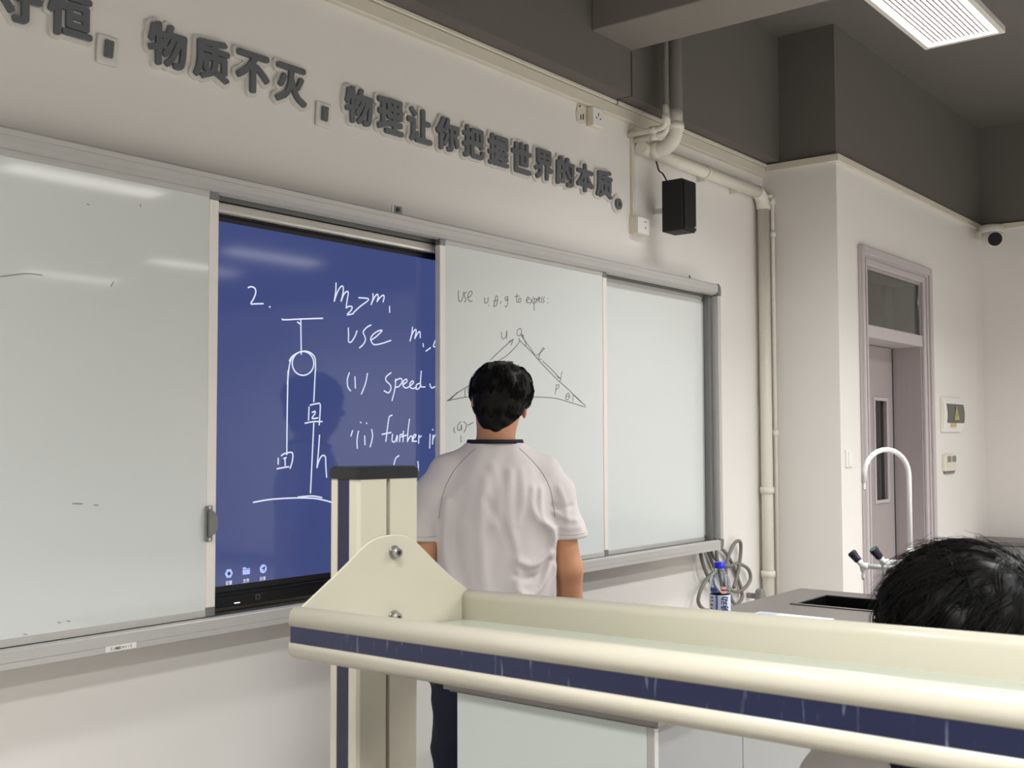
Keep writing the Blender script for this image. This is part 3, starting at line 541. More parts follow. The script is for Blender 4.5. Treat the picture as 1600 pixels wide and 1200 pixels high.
def wpanel(name, x0, x1, yf, z0=Z0+0.05, z1=Z1-0.050, f=0.020, side=0.032, left=True, right=True):
    p = box(name, M['board'], bd, x0+side*0.5, x1-side*0.5, yf+0.003, yf+0.016, z0+f*0.5, z1-f*0.5)
    fr = MB(); fr.box(x0+side, x1-side, yf, yf+0.018, z1-f, z1); fr.box(x0+side, x1-side, yf, yf+0.018, z0, z0+f)
    fr.each('panel_frame', M['alu'], p, 0.0015, 1)
    st = MB()
    if left: st.box(x0, x0+side, yf, yf+0.024, z0+f*1.3, z1-f*1.3)
    if right: st.box(x1-side, x1, yf, yf+0.024, z0+f*1.3, z1-f*1.3)
    st.each('panel_stile', M['alub'] if name == 'sliding_panel' else M['alu'], p, 0.0015, 1)
    cc = MB()
    for a, b_ in ((x0, x0+side), (x1-side, x1)):
        cc.box(a, b_, yf-0.0005, yf+0.0245, z1-f*1.3, z1).box(a, b_, yf-0.0005, yf+0.0245, z0, z0+f*1.3)
    cc.each('panel_corner', M['alud'], p, 0.0015, 1)
    return p
YP = 2.690
pl = wpanel('sliding_panel', 0.98, 2.026, YP)
tag(pl, 'left sliding whiteboard panel with faint marker traces')
pr = wpanel('sliding_panel', 2.992, 4.078, YP, side=0.030)
tag(pr, 'middle sliding whiteboard panel with a handwritten triangle diagram')
pf = wpanel('fixed_panel', 4.03, X1-0.06, 2.738, z0=Z0+0.044, z1=Z1-0.060, side=0.012)
pf2 = wpanel('fixed_panel', X0, 1.95, 2.738, z0=Z0+0.044, z1=Z1-0.060, side=0.012)
stuff(ribbons('handwriting', INK_BOARD, YP+0.0022, 0.0030, M['ink'], pr))
stuff(ribbons('marker_trace', INK_LEFT[:1]+INK_LEFT[2:6]+INK_LEFT[1:2], YP+0.0022, 0.0030, M['inkfaint'], pl))
stuff(ribbons('marker_trace', INK_LEFT[6:9], YP+0.0022, 0.0026, M['inkfaint'], pl))
# handle of the left panel
h = MB(); hx = 1.999
h.box(hx-0.012, hx+0.012, YP-0.006, YP, 1.176, 1.278)
h.prism([(hx-0.008, 1.190), (hx+0.010, 1.198), (hx+0.020, 1.210), (hx+0.020, 1.244), (hx+0.008, 1.262), (hx-0.008, 1.266)], YP-0.020, YP-0.006, 'y')
h.build('handle', M['alud'], pl, 0.002, 1)
h = MB().cyl((hx, YP-0.008, 1.182), (hx, YP-0.0055, 1.182), 0.005, 10).cyl((hx, YP-0.008, 1.273), (hx, YP-0.0055, 1.273), 0.005, 10); h.each('handle_screw', M['steel'], pl)
# sticker on the tray
s = box('sticker', M['white'], bd, 1.665, 1.756, BF-0.0009, BF-0.0001, 0.9125, 0.9275)
for k, (ch, wd_) in enumerate(zip('【上海品口051】', (6, 8, 9, 10, 9, 5, 5, 4, 6))):
    glyph_mesh('sticker_print', ch, 0.03 if k in (0, 2, 3, 8) else 0.0, 1.682+0.0072*k, 0.9200, 0.0082, 0.0085, BF-0.0016, 0.0006, M['ink'], s)
# wall fixing bracket above the top rail
br = thing('fixing_bracket', 'small zinc bracket with a screw on top of the board rail', 'bracket', (2.786, 2.72, Z1))
MB().box(2.762, 2.810, 2.705, 2.708, Z1, Z1+0.034).box(2.762, 2.810, 2.705, WY, Z1, Z1+0.003).build('plate', M['alud'], br)
MB().cyl((2.789, 2.7045, Z1+0.021), (2.789, 2.700, Z1+0.021), 0.0075, 14).build('screw', M['cap'], br)
MB().box(2.762, 2.767, 2.7035, 2.705, Z1, Z1+0.034).build('lip', M['alub'], br)
# loose dark clip at the right end
tag(MB().tube([(4.885, 2.72, Z1+0.002), (4.870, 2.72, Z1+0.010), (4.852, 2.715, Z1+0.022)], 0.004, 8).build('cable_end', M['cable'], None), 'short grey cable end sticking up from the top right of the board', 'cable')

# ================================================================ DISPLAY
DYF = 2.750
SX0, SX1, SZ0, SZ1 = 2.015, 3.905, 1.034, 2.121
dp = thing('interactive_display', 'large flat display showing white handwriting on a blue screen', 'display', (2.95, WY-0.002, 0.968))
MB().box(SX0-0.02, SX1+0.02, DYF+0.002, WY-0.004, 0.972, SZ1+0.020).build('housing', M['bezel'], dp)
sc = MB().box(SX0, SX1, DYF, DYF+0.002, SZ0, SZ1).build('screen', M['screen'], dp)
MB().box(SX0-0.02, SX1+0.02, DYF-0.001, DYF+0.002, SZ1, SZ1+0.014).box(SX0-0.02, SX1+0.02, DYF-0.001, DYF+0.002, SZ0-0.018, SZ0).each('glass_border', M['black'], dp)
MB().box(SX0-0.02, SX1+0.02, DYF-0.006, DYF+0.003, SZ1+0.015, SZ1+0.020).build('top_edge', M['bezel'], dp)
MB().box(SX0-0.02, SX1+0.02, DYF-0.012, DYF+0.003, SZ0-0.062, SZ0-0.020).box(SX0-0.02, SX1+0.02, DYF-0.014, DYF-0.011, SZ0-0.030, SZ0-0.027).build('port_panel', M['bezel'], dp, 0.002, 1)
MB().box(2.130, 2.150, DYF-0.0145, DYF-0.012, 0.9795, 0.9825).build('port_light', M['led'], dp)
pp = MB().box(2.212, 2.224, DYF-0.0145, DYF-0.012, 0.984, 0.996)
for x in (2.190, 2.202, 2.236, 2.250, 2.264): pp.box(x, x+0.007, DYF-0.0145, DYF-0.012, 0.990, 0.993)
pp.build('port', M['black'], dp)
MB().box(2.211, 2.225, DYF-0.0140, DYF-0.012, 0.983, 0.984).box(2.211, 2.225, DYF-0.0140, DYF-0.012, 0.996, 0.997).box(2.210, 2.211, DYF-0.0140, DYF-0.012, 0.983, 0.997).box(2.225, 2.226, DYF-0.0140, DYF-0.012, 0.983, 0.997).build('port_rim', M['greyp'], dp)
# light cover strip above the display
cs = MB().prism([(2.727, 2.1445), (2.729, 2.1515), (2.741, 2.1755), (2.790, 2.1755), (2.790, 2.1445)], SX0-0.02, 3.02, 'x').build('cover_strip', M['alub'], bd)
stuff(ribbons('handwriting', INK_SCREEN, DYF-0.0010, 0.0046, M['screenink'], sc))
# taskbar icons
def disc(cx, cz, r, n, y, a0=0.0): return MB().prism([(cx+r*math.cos(a0+2*PI*k/n), cz+r*math.sin(a0+2*PI*k/n)) for k in range(n)], y, y+0.0006, 'y')
yi = DYF-0.0009
disc(2.056, 1.072, 0.0125, 24, yi).build('icon', M['icon'], sc)
disc(2.119, 1.069, 0.0145, 6, yi).build('icon', M['icon'], sc); disc(2.119, 1.069, 0.0055, 16, yi-0.0008).build('icon_hole', M['icondark'], sc)
MB().box(2.170, 2.197, yi, yi+0.0006, 1.060, 1.078).box(2.170, 2.182, yi, yi+0.0006, 1.078, 1.082).build('icon', M['icon'], sc)
MB().box(2.172, 2.195, yi-0.0008, yi-0.0002, 1.0745, 1.0758).build('icon_hole', M['icondark'], sc)
disc(2.248, 1.071, 0.0135, 24, yi).build('icon', M['icon'], sc)
MB().prism([(2.240, 1.072), (2.256, 1.079), (2.250, 1.063), (2.2485, 1.0705)], yi-0.0008, yi-0.0002, 'y').build('icon_hole', M['icondark'], sc)
for tx, cx in (('退出', 2.056), ('设置', 2.119), ('文件', 2.183), ('分享', 2.246)):
    for k, ch in enumerate(tx): glyph_mesh('icon_caption', ch, 0.012, cx-0.0062+0.0124*k, 1.0415, 0.0125, 0.0135, DYF-0.0011, 0.0005, M['screenink'], sc)

# ================================================================ WALL SLOGAN
SCX = [1.457, 1.6036, 1.722, 1.910, 2.065, 2.221, 2.376, 2.524, 2.679, 2.833, 2.986, 3.140, 3.291, 3.4455, 3.595, 3.7485, 3.9035, 4.0535, 4.2055, 4.323]
slog = '守恒，物质不灭，物理让你把握世界的本质。'
for k, ch in enumerate(slog):
    cx = SCX[k]; cz = 2.617
    nth = ['first', 'second', 'third', 'fourth', 'fifth', 'sixth', 'seventh', 'eighth', 'ninth', 'tenth', 'eleventh', 'twelfth', 'thirteenth', 'fourteenth', 'fifteenth', 'sixteenth', 'seventeenth', 'last', 'last']
    nc = sum(c_ not in '，。' for c_ in slog[:k])
    lab = {'，': 'raised grey comma sign after the %s character of the wall slogan' % nth[nc-1], '。': 'raised grey ring-shaped full stop sign ending the wall slogan'}.get(ch, '%s raised grey character of the wall slogan, counted from the left' % nth[nc])
    if ch == '守': lab = 'first raised grey character of the wall slogan, cut by the photo edge'
    t = thing('character_sign', lab, 'sign', (cx, WY, cz-0.07), group='raised characters of the wall slogan')
    if ch == '，':
        p0 = [(cx-0.013, 2.581), (cx+0.015, 2.581), (cx+0.011, 2.531), (cx-0.016, 2.531)]
        MB().prism(p0, 2.780, 2.790, 'y').build('letter', M['sign'], t, 0.003, 1)
        hb = [(cx-0.031, 2.596), (cx+0.035, 2.596), (cx+0.029, 2.512), (cx-0.035, 2.512)]
        MB().prism(hb, 2.790, WY, 'y').build('backing', M['signedge'], t, 0.006, 3)
    elif ch == '。':
        c0 = (4.325, 2.545); mb = MB()
        n = 28; v = []; f = []
        for r, y in ((0.0255, 2.780), (0.0255, 2.790), (0.010, 2.790), (0.010, 2.780)):
            v += [(c0[0]+r*math.cos(2*PI*i/n), y, c0[1]+r*math.sin(2*PI*i/n)) for i in range(n)]
        for a in range(4):
            for i in range(n): f.append((a*n+i, a*n+(i+1) % n, ((a+1) % 4)*n+(i+1) % n, ((a+1) % 4)*n+i))
        mb.add(v, f).build('letter', M['sign'], t)
        MB().prism([(c0[0]+0.042*math.cos(2*PI*k/28), c0[1]+0.042*math.sin(2*PI*k/28)) for k in range(28)], 2.790, WY, 'y').build('backing', M['signedge'], t)
    else:
        s_ = 0.1415
        glyph_mesh('letter', ch, 0.036, cx, cz, 0.1205, 0.1195, 2.780, 0.010, M['sign'], t, fit=True)
        glyph_mesh('backing', ch, 0.122, cx, cz, 0.1205, 0.1195, 2.790, 0.010, M['signedge'], t, fit=True)

# ================================================================ WALL FITTINGS
def socket(name, label, x0, x1, z0, z1, y=WY, dp_=0.030):
    o = thing(name, label, 'socket', ((x0+x1)/2, y, z0))
    box('back_box', M['whitew'], o, x0, x1, y-dp_, y, z0, z1, 0.003)
    box('face_plate', M['white'], o, x0+0.002, x1-0.002, y-dp_-0.008, y-dp_, z0+0.002, z1-0.002, 0.003)
    return o
o = socket('wall_socket', 'white single wall socket under the beam with a patched hole beside it', 4.088, 4.172, 2.858, 2.944)
cx = 4.130; hl = MB()
hl.box(cx-0.0025, cx+0.0025, WY-0.0390, WY-0.0375, 2.905, 2.922)
hl.prism([(cx-0.012, 2.892), (cx-0.009, 2.896), (cx-0.018, 2.901), (cx-0.021, 2.896)], WY-0.039, WY-0.0375, 'y').prism([(cx+0.012, 2.892), (cx+0.009, 2.896), (cx+0.018, 2.901), (cx+0.021, 2.896)], WY-0.039, WY-0.0375, 'y')
hl.build('pin_hole', M['black'], o)
o = thing('plaster_patch', 'rough plaster patch with a small dark hole left of the upper socket', 'patch', (4.045, WY, 2.86))
MB().prism([(4.012, 2.866), (4.040, 2.858), (4.080, 2.868), (4.086, 2.945), (4.020, 2.944), (4.006, 2.905)], WY-0.006, WY, 'y').build('patch', M['trunk'], o, 0.002, 1)
MB().cyl((4.030, WY-0.0075, 2.935), (4.030, WY-0.005, 2.935), 0.005, 10).box(4.035, 4.040, WY-0.0075, WY-0.005, 2.876, 2.898).box(4.052, 4.058, WY-0.0075, WY-0.005, 2.880, 2.905).build('hole', M['gap'], o)
o = socket('wall_socket', 'small white two-hole socket at the foot of the vertical trunking, right of the slogan', 4.440, 4.545, 2.425, 2.505, dp_=0.040)
MB().cyl((4.500, WY-0.0490, 2.485), (4.500, WY-0.0475, 2.485), 0.003, 8).cyl((4.514, WY-0.0490, 2.485), (4.514, WY-0.0475, 2.485), 0.003, 8).box(4.505, 4.509, WY-0.049, WY-0.0475, 2.450, 2.462).build('pin_hole', M['gap'], o)
tag(box('cable_trunking', M['trunk'], None, 4.450, 4.474, WY-0.014, WY, 2.506, 2.945, 0.002), 'thin vertical white cable trunking above the small socket', 'trunking')
# speaker
sp = thing('wall_speaker', 'black box loudspeaker hung on the wall right of the slogan', 'speaker', (4.60, 2.62, 2.40))
SPK = [(4.408, 2.498), (4.640, 2.420), (4.720, 2.620), (4.500, 2.700)]
SA = (4.570, 4.690, 2.590, 2.700, 2.440, 2.683)
MB().box(*SA).build('cabinet', M['spk'], sp, 0.002, 1)
box('grille', M['black'], sp, SA[0]+0.006, SA[1]-0.006, SA[2]-0.010, SA[2], SA[4]+0.006, SA[5]-0.006, 0.002)
MB().cyl((4.672, SA[2]-0.0105, 2.462), (4.672, SA[2]-0.012, 2.462), 0.006, 14).build('badge', M['logo'], sp)
MB().box(4.655, 4.685, 2.700, 2.80, 2.55, 2.575).build('wall_bracket', M['white'], sp)
MB().tube(catmull([(4.61, 2.69, 2.68), (4.615, 2.72, 2.73), (4.655, 2.765, 2.76), (4.66, 2.785, 2.82)], 5), 0.004, 8).build('cable', M['black'], sp)

# ---- pipes
def bend(p, r, ax0, ax1, n=7):   # quarter bend starting direction ax0 ending ax1
    a = Vector(ax0); b = Vector(ax1); p = Vector(p); c = p+b*r
    return [tuple(c-b*r*math.cos(t)+a*r*math.sin(t)) for t in [PI/2*i/n for i in range(n+1)]]
PR = 0.036
t = thing('drain_pipe', 'fat white drain pipe dropping from the beam, along the wall and down in the corner', 'pipe', (4.55, 2.61, 2.8))
px, py = 4.545, 2.610
path = [(px, py, 3.229), (px, py, 2.93)]+bend((px, py, 2.905), 0.075, (0, 0, -1), (0, 1, 0))+[(px, py+0.115, 2.830)]
MB().tube([(px, py, CZ), (px, py, 3.000)], PR, 20).build('painted_drop', M['greypaint'], t)
MB().tube([(px, py, 3.000)]+path[1:], PR, 20).build('elbow', M['pipe'], t)
MB().cyl((px, py+0.085, 2.830), (px, py+0.118, 2.830), PR+0.006, 22).cyl((px, py, 2.905), (px, py, 2.94), PR+0.006, 22).each('socket_ring', M['pipe'], t)
rz0, rz1 = 2.838, 2.862
run = [(px, 2.742, 2.830), (px+0.10, 2.752, rz0), (5.70, 2.752, rz1)]
MB().tube([(4.47, 2.752, 2.832), (5.68, 2.752, rz1-0.03)], PR-0.003, 18).build('wall_run', M['pipe'], t)
MB().tube(bend((5.68, 2.752, rz1-0.03), 0.085, (1, 0, 0), (0, 0, -1)), PR+0.002, 18).build('elbow', M['pipe'], t)
MB().tube([(5.765, 2.752, rz1-0.11), (5.765, 2.752, 0.0)], PR-0.004, 18).build('riser', M['pipe'], t)
c = MB()
for z in (2.745, 1.16, 0.70): c.cyl((5.765, 2.752, z), (5.765, 2.752, z+0.035), PR+0.003, 18)
c.cyl((5.08, 2.752, 2.832), (5.105, 2.752, 2.832), PR+0.003, 18)
c.each('coupling', M['pipe'], t)
c = MB()
for x in (5.09, 5.45): c.box(x, x+0.012, 2.752, WY, 2.785, 2.875)
c.each('pipe_clip', M['pipe'], t)
t = thing('conduit_pipe', 'thin pale conduit running down the wall corner beside the fat pipe', 'pipe', (5.835, 2.73, 0))
MB().tube([(5.79, 2.776, 2.83), (5.815, 2.76, 2.83)]+bend((5.815, 2.735, 2.83), 0.018, (1, -0.2, 0), (0, 0, -1))+[(5.834, 2.732, 0.0)], 0.0125, 12).build('tube', M['pipe'], t)
c = MB()
for z in (2.60, 1.48): c.cyl((5.834, 2.732, z), (5.834, 2.732, z+0.03), 0.018, 12).box(5.834, CX, 2.724, 2.740, z+0.008, z+0.022)
c.cyl((5.834, 2.732, 2.78), (5.834, 2.732, 2.825), 0.018, 12).build('clip', M['white'], t)
MB().cyl((5.780, 2.782, 2.83), (5.812, 2.762, 2.83), 0.017, 12).build('coupling', M['pipe'], t)
for k, (x, y, r, lb) in enumerate([(4.437, 2.598, 0.011, 'left thin pipe dropping from the cross beam then bending into the wall'), (4.470, 2.612, 0.0125, 'right thin pipe dropping from the cross beam beside the fat elbow')]):
    t = thing('water_pipe', lb, 'pipe', (x, y, 2.9))
    MB().tube([(x, y, CZ), (x, y, 3.0)], r, 12).build('painted_drop', M['greypaint'], t)
    zz = 2.895-0.02*k
    MB().tube([(x, y, 3.0), (x, y, zz+0.035)]+bend((x, y, zz+0.03), 0.03, (0, 0, -1), (0, 1, 0))+[(x, WY, zz-0.004)], r+0.002, 12).build('tube', M['pipe'], t)
    MB().cyl((x, y, 2.955), (x, y, 2.915), r+0.006, 14).cyl((x, y+0.05, zz-0.001), (x, y+0.085, zz-0.001), r+0.006, 14).each('fitting', M['pipe'], t)
tag(MB().prism([(5.560, 0.600), (5.60, 0.570), (5.640, 0.595), (5.620, 0.630), (5.605, 0.660), (5.572, 0.652)], 2.70, 2.74, 'y').box(5.59, 5.61, 2.735, WY, 0.60, 0.63).build('valve_box', M['greyp'], None, 0.008, 2), 'small grey valve fitting low on the wall left of the fat pipe', 'valve')

# ---- switch, distribution box, thermostat, camera
o = thing('light_switch', 'white rocker light switch left of the door', 'switch', (5.957, DY, 1.30))
box('plate', M['white'], o, 5.915, 6.000, DY-0.010, DY, 1.305, 1.400, 0.003)
box('rocker', M['white'], o, 5.935, 5.980, DY-0.015, DY-0.010, 1.315, 1.390, 0.002)
o = thing('breaker_box', 'white wall breaker box with smoked cover and yellow warning triangle', 'electrical box', (7.80, DY, 1.50))
def curved(x0, x1, z0, z1, zc0, zc1, proud, name, m, off=0.0):
    n = 14; pr = []
    for i in range(n+1):
        z = z0+(z1-z0)*i/n; u = (z-zc0)/(zc1-zc0)*2-1; pr.append((DY-0.014-0.022*(1-u*u)-off, z))
    return MB().prism(pr+[(DY-off*0-0.0, z1), (DY, z0)], x0, x1, 'x').build(name, m, o, 0.003, 1)
curved(7.545, 7.955, 1.500, 1.735, 1.5, 1.735, 0, 'shell', M['white'])
curved(7.590, 7.950, 1.562, 1.690, 1.5, 1.735, 0, 'smoked_cover', M['smoke'], 0.004)
MB().prism([(7.715, 1.582), (7.825, 1.582), (7.767, 1.676)], DY-0.0418, DY-0.0405, 'y').build('warning_sign', M['yellow'], o)
MB().prism([(7.772, 1.640), (7.760, 1.610), (7.772, 1.612), (7.764, 1.592), (7.784, 1.616), (7.772, 1.615)], DY-0.0426, DY-0.0419, 'y').build('warning_bolt', M['ink'], o)
MB().box(7.67, 7.78, DY-0.0355, DY-0.025, 1.535, 1.562).build('tape_piece', M['tape'], o)
o = thing('thermostat', 'ivory two-window control unit below the breaker box', 'thermostat', (7.70, DY, 1.24))
box('body', M['whitew'], o, 7.562, 7.800, DY-0.022, DY, 1.243, 1.352, 0.004)
box('display_window', M['greyp'], o, 7.608, 7.688, DY-0.024, DY-0.022, 1.302, 1.342); box('display_window', M['greyp'], o, 7.712, 7.790, DY-0.024, DY-0.022, 1.302, 1.342)
box('back_plate', M['greyp'], o, 7.590, 7.790, DY-0.012, DY, 1.225, 1.243)
o = thing('security_camera', 'white dome security camera on a bracket in the far corner', 'camera', (8.30, 2.22, 2.95))
cc_ = Vector((8.295, 2.215, 2.865))
MB().box(8.40, 8.50, DY-0.012, DY, 2.90, 3.00).box(8.42, 8.46, 2.24, DY-0.01, 2.945, 2.965).box(8.30, 8.46, 2.20, 2.24, 2.945, 2.965).build('bracket', M['cctv'], o, 0.003, 1)
MB().lathe([(0.0, 0.10), (0.070, 0.10), (0.082, 0.085), (0.084, 0.055), (0.082, 0.045), (0.0, 0.045)], cc_).build('base', M['cctv'], o)
prof = [(0.074*math.cos(a), 0.01+0.07*math.sin(a)) for a in [PI/2*(1-i/12*2) for i in range(13)]]
MB().lathe([(max(r, 0.0005), z) for r, z in prof], cc_).build('dome', M['cctv'], o)
dl = (Vector((2.5, -1.5, 0.9))-cc_).normalized()
q = cc_+Vector((0, 0, 0.01)); a = q+dl*0.052; e = q+dl*0.076
MB().cyl(a, e, 0.048, 24).build('lens', M['lens'], o)
MB().cyl(a, q+dl*0.070, 0.054, 24).build('lens_ring', M['cctv'], o)

# ---- cable coil
t = thing('cable_coil', 'loose coil of grey cable hanging on the wall at the board corner', 'cable', (5.25, 2.79, 0.9))
def wpt(L, y=2.788): return [(a, y-0.004*(i % 3), b) for i, (a, b) in enumerate(L)]
loops = [[(5.112, 0.955), (5.13, 0.90), (5.20, 0.80), (5.33, 0.69), (5.42, 0.59), (5.50, 0.62), (5.47, 0.72), (5.40, 0.80), (5.30, 0.88), (5.17, 0.93)],
         [(5.12, 0.93), (5.20, 0.84), (5.32, 0.80), (5.45, 0.80), (5.56, 0.76), (5.57, 0.70), (5.48, 0.655), (5.36, 0.67), (5.30, 0.74), (5.33, 0.83), (5.40, 0.91), (5.46, 0.915), (5.48, 0.85), (5.44, 0.76), (5.38, 0.68)],
         [(5.02, 0.895), (5.03, 0.85), (5.07, 0.78), (5.14, 0.72), (5.22, 0.66)],
         [(5.21, 0.79), (5.10, 0.78), (5.00, 0.73), (4.97, 0.66), (5.03, 0.61), (5.15, 0.60)],
         [(5.14, 0.95), (5.14, 0.86), (5.17, 0.76), (5.22, 0.66), (5.27, 0.60)]]
for i, L in enumerate(loops):
    MB().tube(catmull(wpt(L, 2.786-0.012*i), 6), 0.0095, 8).build('cable_loop', M['cable'], t)

# ================================================================ TEACHING DESK
TX0, TX1, TY0, TY1, TZ = 2.355, 4.735, 1.415, 2.105, 0.80
t = thing('teaching_desk', 'long pale teaching desk with a dark grey worktop, in front of the board', 'desk', ((TX0+TX1)/2, 1.75, 0))
sx0, sx1, sy0, sy1 = 4.265, 4.575, 1.520, 1.925
w_ = MB(); w_.box(TX0, sx0, TY0, TY1, TZ-0.025, TZ).box(sx1, TX1, TY0, TY1, TZ-0.025, TZ).box(sx0, sx1, TY0, sy0, TZ-0.025, TZ).box(sx0, sx1, sy1, TY1, TZ-0.025, TZ)
w_.build('worktop', M['desk'], t)
MB().box(TX0+0.012, sx0, TY0+0.012, TY1-0.012, TZ-0.032, TZ-0.025).box(sx1, TX1-0.012, TY0+0.012, TY1-0.012, TZ-0.032, TZ-0.025).box(sx0, sx1, TY0+0.012, sy0, TZ-0.032, TZ-0.025).box(sx0, sx1, sy1, TY1-0.012, TZ-0.032, TZ-0.025).build('worktop_edge', M['desk'], t)
box('end_panel', M['panel'], t, 2.392, 2.410, 1.470, 2.085, 0.0, TZ-0.032)
box('corner_post', M['alu'], t, 2.392, 2.412, 1.448, 1.470, 0.0, TZ-0.032, 0.002)
for i in range(5):
    a = 2.412+0.455*i; box('front_panel', M['panelg'], t, a+0.002, a+0.453, 1.452, 1.470, 0.06, TZ-0.034)
box('end_panel', M['panel'], t, 4.690, 4.708, 1.470, 2.030, 0.0, TZ-0.032)
box('plinth', M['greyp'], t, 2.412, 4.690, 1.48, 2.0, 0.0, 0.06)
box('back_panel', M['panelg'], t, 2.410, 4.690, 2.012, 2.030, 0.06, TZ-0.032)
k = thing('lab_sink', 'black rectangular sink set into the right end of the desk', 'sink', (4.42, 1.72, TZ))
r_ = MB(); e = 0.014
r_.box(sx0-e, sx0+0.008, sy0-e, sy1+e, TZ, TZ+0.005).box(sx1-0.008, sx1+e, sy0-e, sy1+e, TZ, TZ+0.005).box(sx0+0.008, sx1-0.008, sy0-e, sy0+0.008, TZ, TZ+0.005).box(sx0+0.008, sx1-0.008, sy1-0.008, sy1+e, TZ, TZ+0.005)
r_.each('rim', M['sinkrim'], k, 0.001, 1)
r_ = MB().box(sx0+0.002, sx0+0.008, sy0+0.002, sy1-0.002, 0.56, TZ).box(sx1-0.008, sx1-0.002, sy0+0.002, sy1-0.002, 0.56, TZ).box(sx0+0.008, sx1-0.008, sy0+0.002, sy0+0.008, 0.56, TZ).box(sx0+0.008, sx1-0.008, sy1-0.008, sy1-0.002, 0.56, TZ).box(sx0+0.002, sx1-0.002, sy0+0.002, sy1-0.002, 0.55, 0.56)
r_.build('basin', M['sink'], k)
# faucet
fx, fy = 4.685, 1.600
f = thing('lab_faucet', 'white three-way laboratory faucet with tall gooseneck and black knobs', 'faucet', (fx, fy, TZ))
MB().lathe([(0.0, 0), (0.032, 0), (0.032, 0.012), (0.018, 0.022), (0.016, 0.20), (0.013, 0.21), (0.0, 0.21)], (fx, fy, TZ)).build('column', M['tap'], f)
gd = Vector((-0.82, 0.57, 0)); R0 = 0.108; pts = [(fx, fy, TZ+0.15), (fx, fy, 1.31)]
for i in range(1, 13):
    a = PI*i/12*0.94; pts.append((fx+gd.x*R0*(1-math.cos(a)), fy+gd.y*R0*(1-math.cos(a)), 1.31+R0*math.sin(a)))
pts.append((pts[-1][0]+gd.x*0.003, pts[-1][1]+gd.y*0.003, 1.285))
MB().tube(pts, 0.0105, 14).build('gooseneck', M['tap'], f)
q = pts[-1]; MB().lathe([(0.0, 0.0), (0.0075, 0.0), (0.0075, -0.008), (0.006, -0.010), (0.0085, -0.014), (0.006, -0.02), (0.008, -0.024), (0.0055, -0.032), (0, -0.032)], q).build('hose_tip', M['tap'], f)
for dx, dy, z, L in ((-0.10, 0.995, 0.925, 0.195), (-0.80, 0.60, 0.955, 0.125)):
    dd = Vector((dx, dy, 0)).normalized(); p0 = Vector((fx, fy, z)); p1 = p0+dd*L
    MB().cyl(p0, p1, 0.0105, 14).cyl(p1-dd*0.022, p1+dd*0.010, 0.0145, 14).build('side_arm', M['tap'], f)
    MB().lathe([(0.0, 0.0), (0.011, 0.0), (0.011, -0.022), (0.006, -0.026), (0.006, -0.034), (0.008, -0.037), (0.006, -0.042), (0.0075, -0.046), (0.005, -0.058), (0, -0.058)], p1).build('nozzle', M['tap'], f)
    kd = (dd*0.62+Vector((-0.62, 0.785, 0))*0.05+Vector((0, 0, 0.78))).normalized()
    MB().cyl(p1, p1+kd*0.028, 0.0125, 14).build('valve_neck', M['tap'], f)
    a = p1+kd*0.026
    n = 10; MB().tube([a, a+kd*0.006, a+kd*0.02, a+kd*0.040, a+kd*0.048], [0.013, 0.0165, 0.0165, 0.0195, 0.018], 10, smooth=False).build('knob', M['knob'], f)
    MB().cyl(a+kd*0.0481, a+kd*0.0495, 0.014, 14).build('knob_disc', M['teal'], f)
# papers
p = MB().prism([(3.790, 1.645), (4.000, 1.650), (3.995, 1.940), (3.788, 1.935)], TZ+0.0004, TZ+0.003, 'z').build('booklet', M['paper'], None)
tag(p, 'white printed booklet lying flat on the grey desk top beside the sink', 'booklet')
MB().prism([(3.93, 1.86), (3.992, 1.86), (3.990, 1.935), (3.93, 1.932)], TZ+0.003, TZ+0.0034, 'z').build('printed_block', M['paperb'], p)

# ---- bottle
bx_, by_ = 3.600, 1.905
b = thing('water_bottle', 'clear plastic drink bottle with blue cap and printed label on the desk', 'bottle', (bx_, by_, TZ))
BS = 1.12
bp = [(0.0, 0.003), (0.026, 0.0), (0.031, 0.006), (0.0325, 0.03), (0.030, 0.045), (0.0325, 0.055), (0.0325, 0.118), (0.0345, 0.125), (0.0355, 0.134), (0.0345, 0.145), (0.0315, 0.150), (0.0325, 0.158), (0.031, 0.170), (0.026, 0.183), (0.018, 0.192), (0.0145, 0.197), (0.0145, 0.205), (0.017, 0.206), (0.017, 0.209), (0.0135, 0.210), (0.0135, 0.215)]
bp = [(r*BS, z*1.0) for r, z in bp]
inn = [(max(r-0.0012, 0.0), z+(0.002 if z < 0.01 else 0)) for r, z in bp][::-1]
MB().lathe(bp+inn, (bx_, by_, TZ), 36).build('body', M['pet'], b)
def band(r, z0, z1, a0, a1, n, name, m, par):
    r = r*BS
    v = []; f = []
    for i in range(n+1):
        a = a0+(a1-a0)*i/n; v += [(bx_+r*math.cos(a), by_+r*math.sin(a), TZ+z0), (bx_+r*math.cos(a), by_+r*math.sin(a), TZ+z1)]
    v2 = [(bx_+(x-bx_)*(1-0.0004/r), by_+(y-by_)*(1-0.0004/r), z) for x, y, z in v]; N = len(v)
    for i in range(n): f += [(2*i, 2*i+1, 2*i+3, 2*i+2), (N+2*i, N+2*i+2, N+2*i+3, N+2*i+1)]
    return MB().add(v+v2, f, True).build(name, m, par)
va = math.atan2(-by_, -bx_)
lb = band(0.0330, 0.058, 0.116, 0, 2*PI, 40, 'label', M['blabel'], b)
band(0.0334, 0.058, 0.116, va-0.42, va-0.20, 5, 'label_stripe', M['bblue2'], lb)
for i, (u0, z0, z1, wd_) in enumerate([(-1.05, 0.066, 0.070, .25), (-1.05, 0.078, 0.083, .3), (-1.0, 0.094, 0.097, .35), (-1.0, 0.104, 0.108, .3)]): band(0.0334, z0, z1, va+u0, va+u0+wd_, 4, 'label_print', M['bblue'], lb)
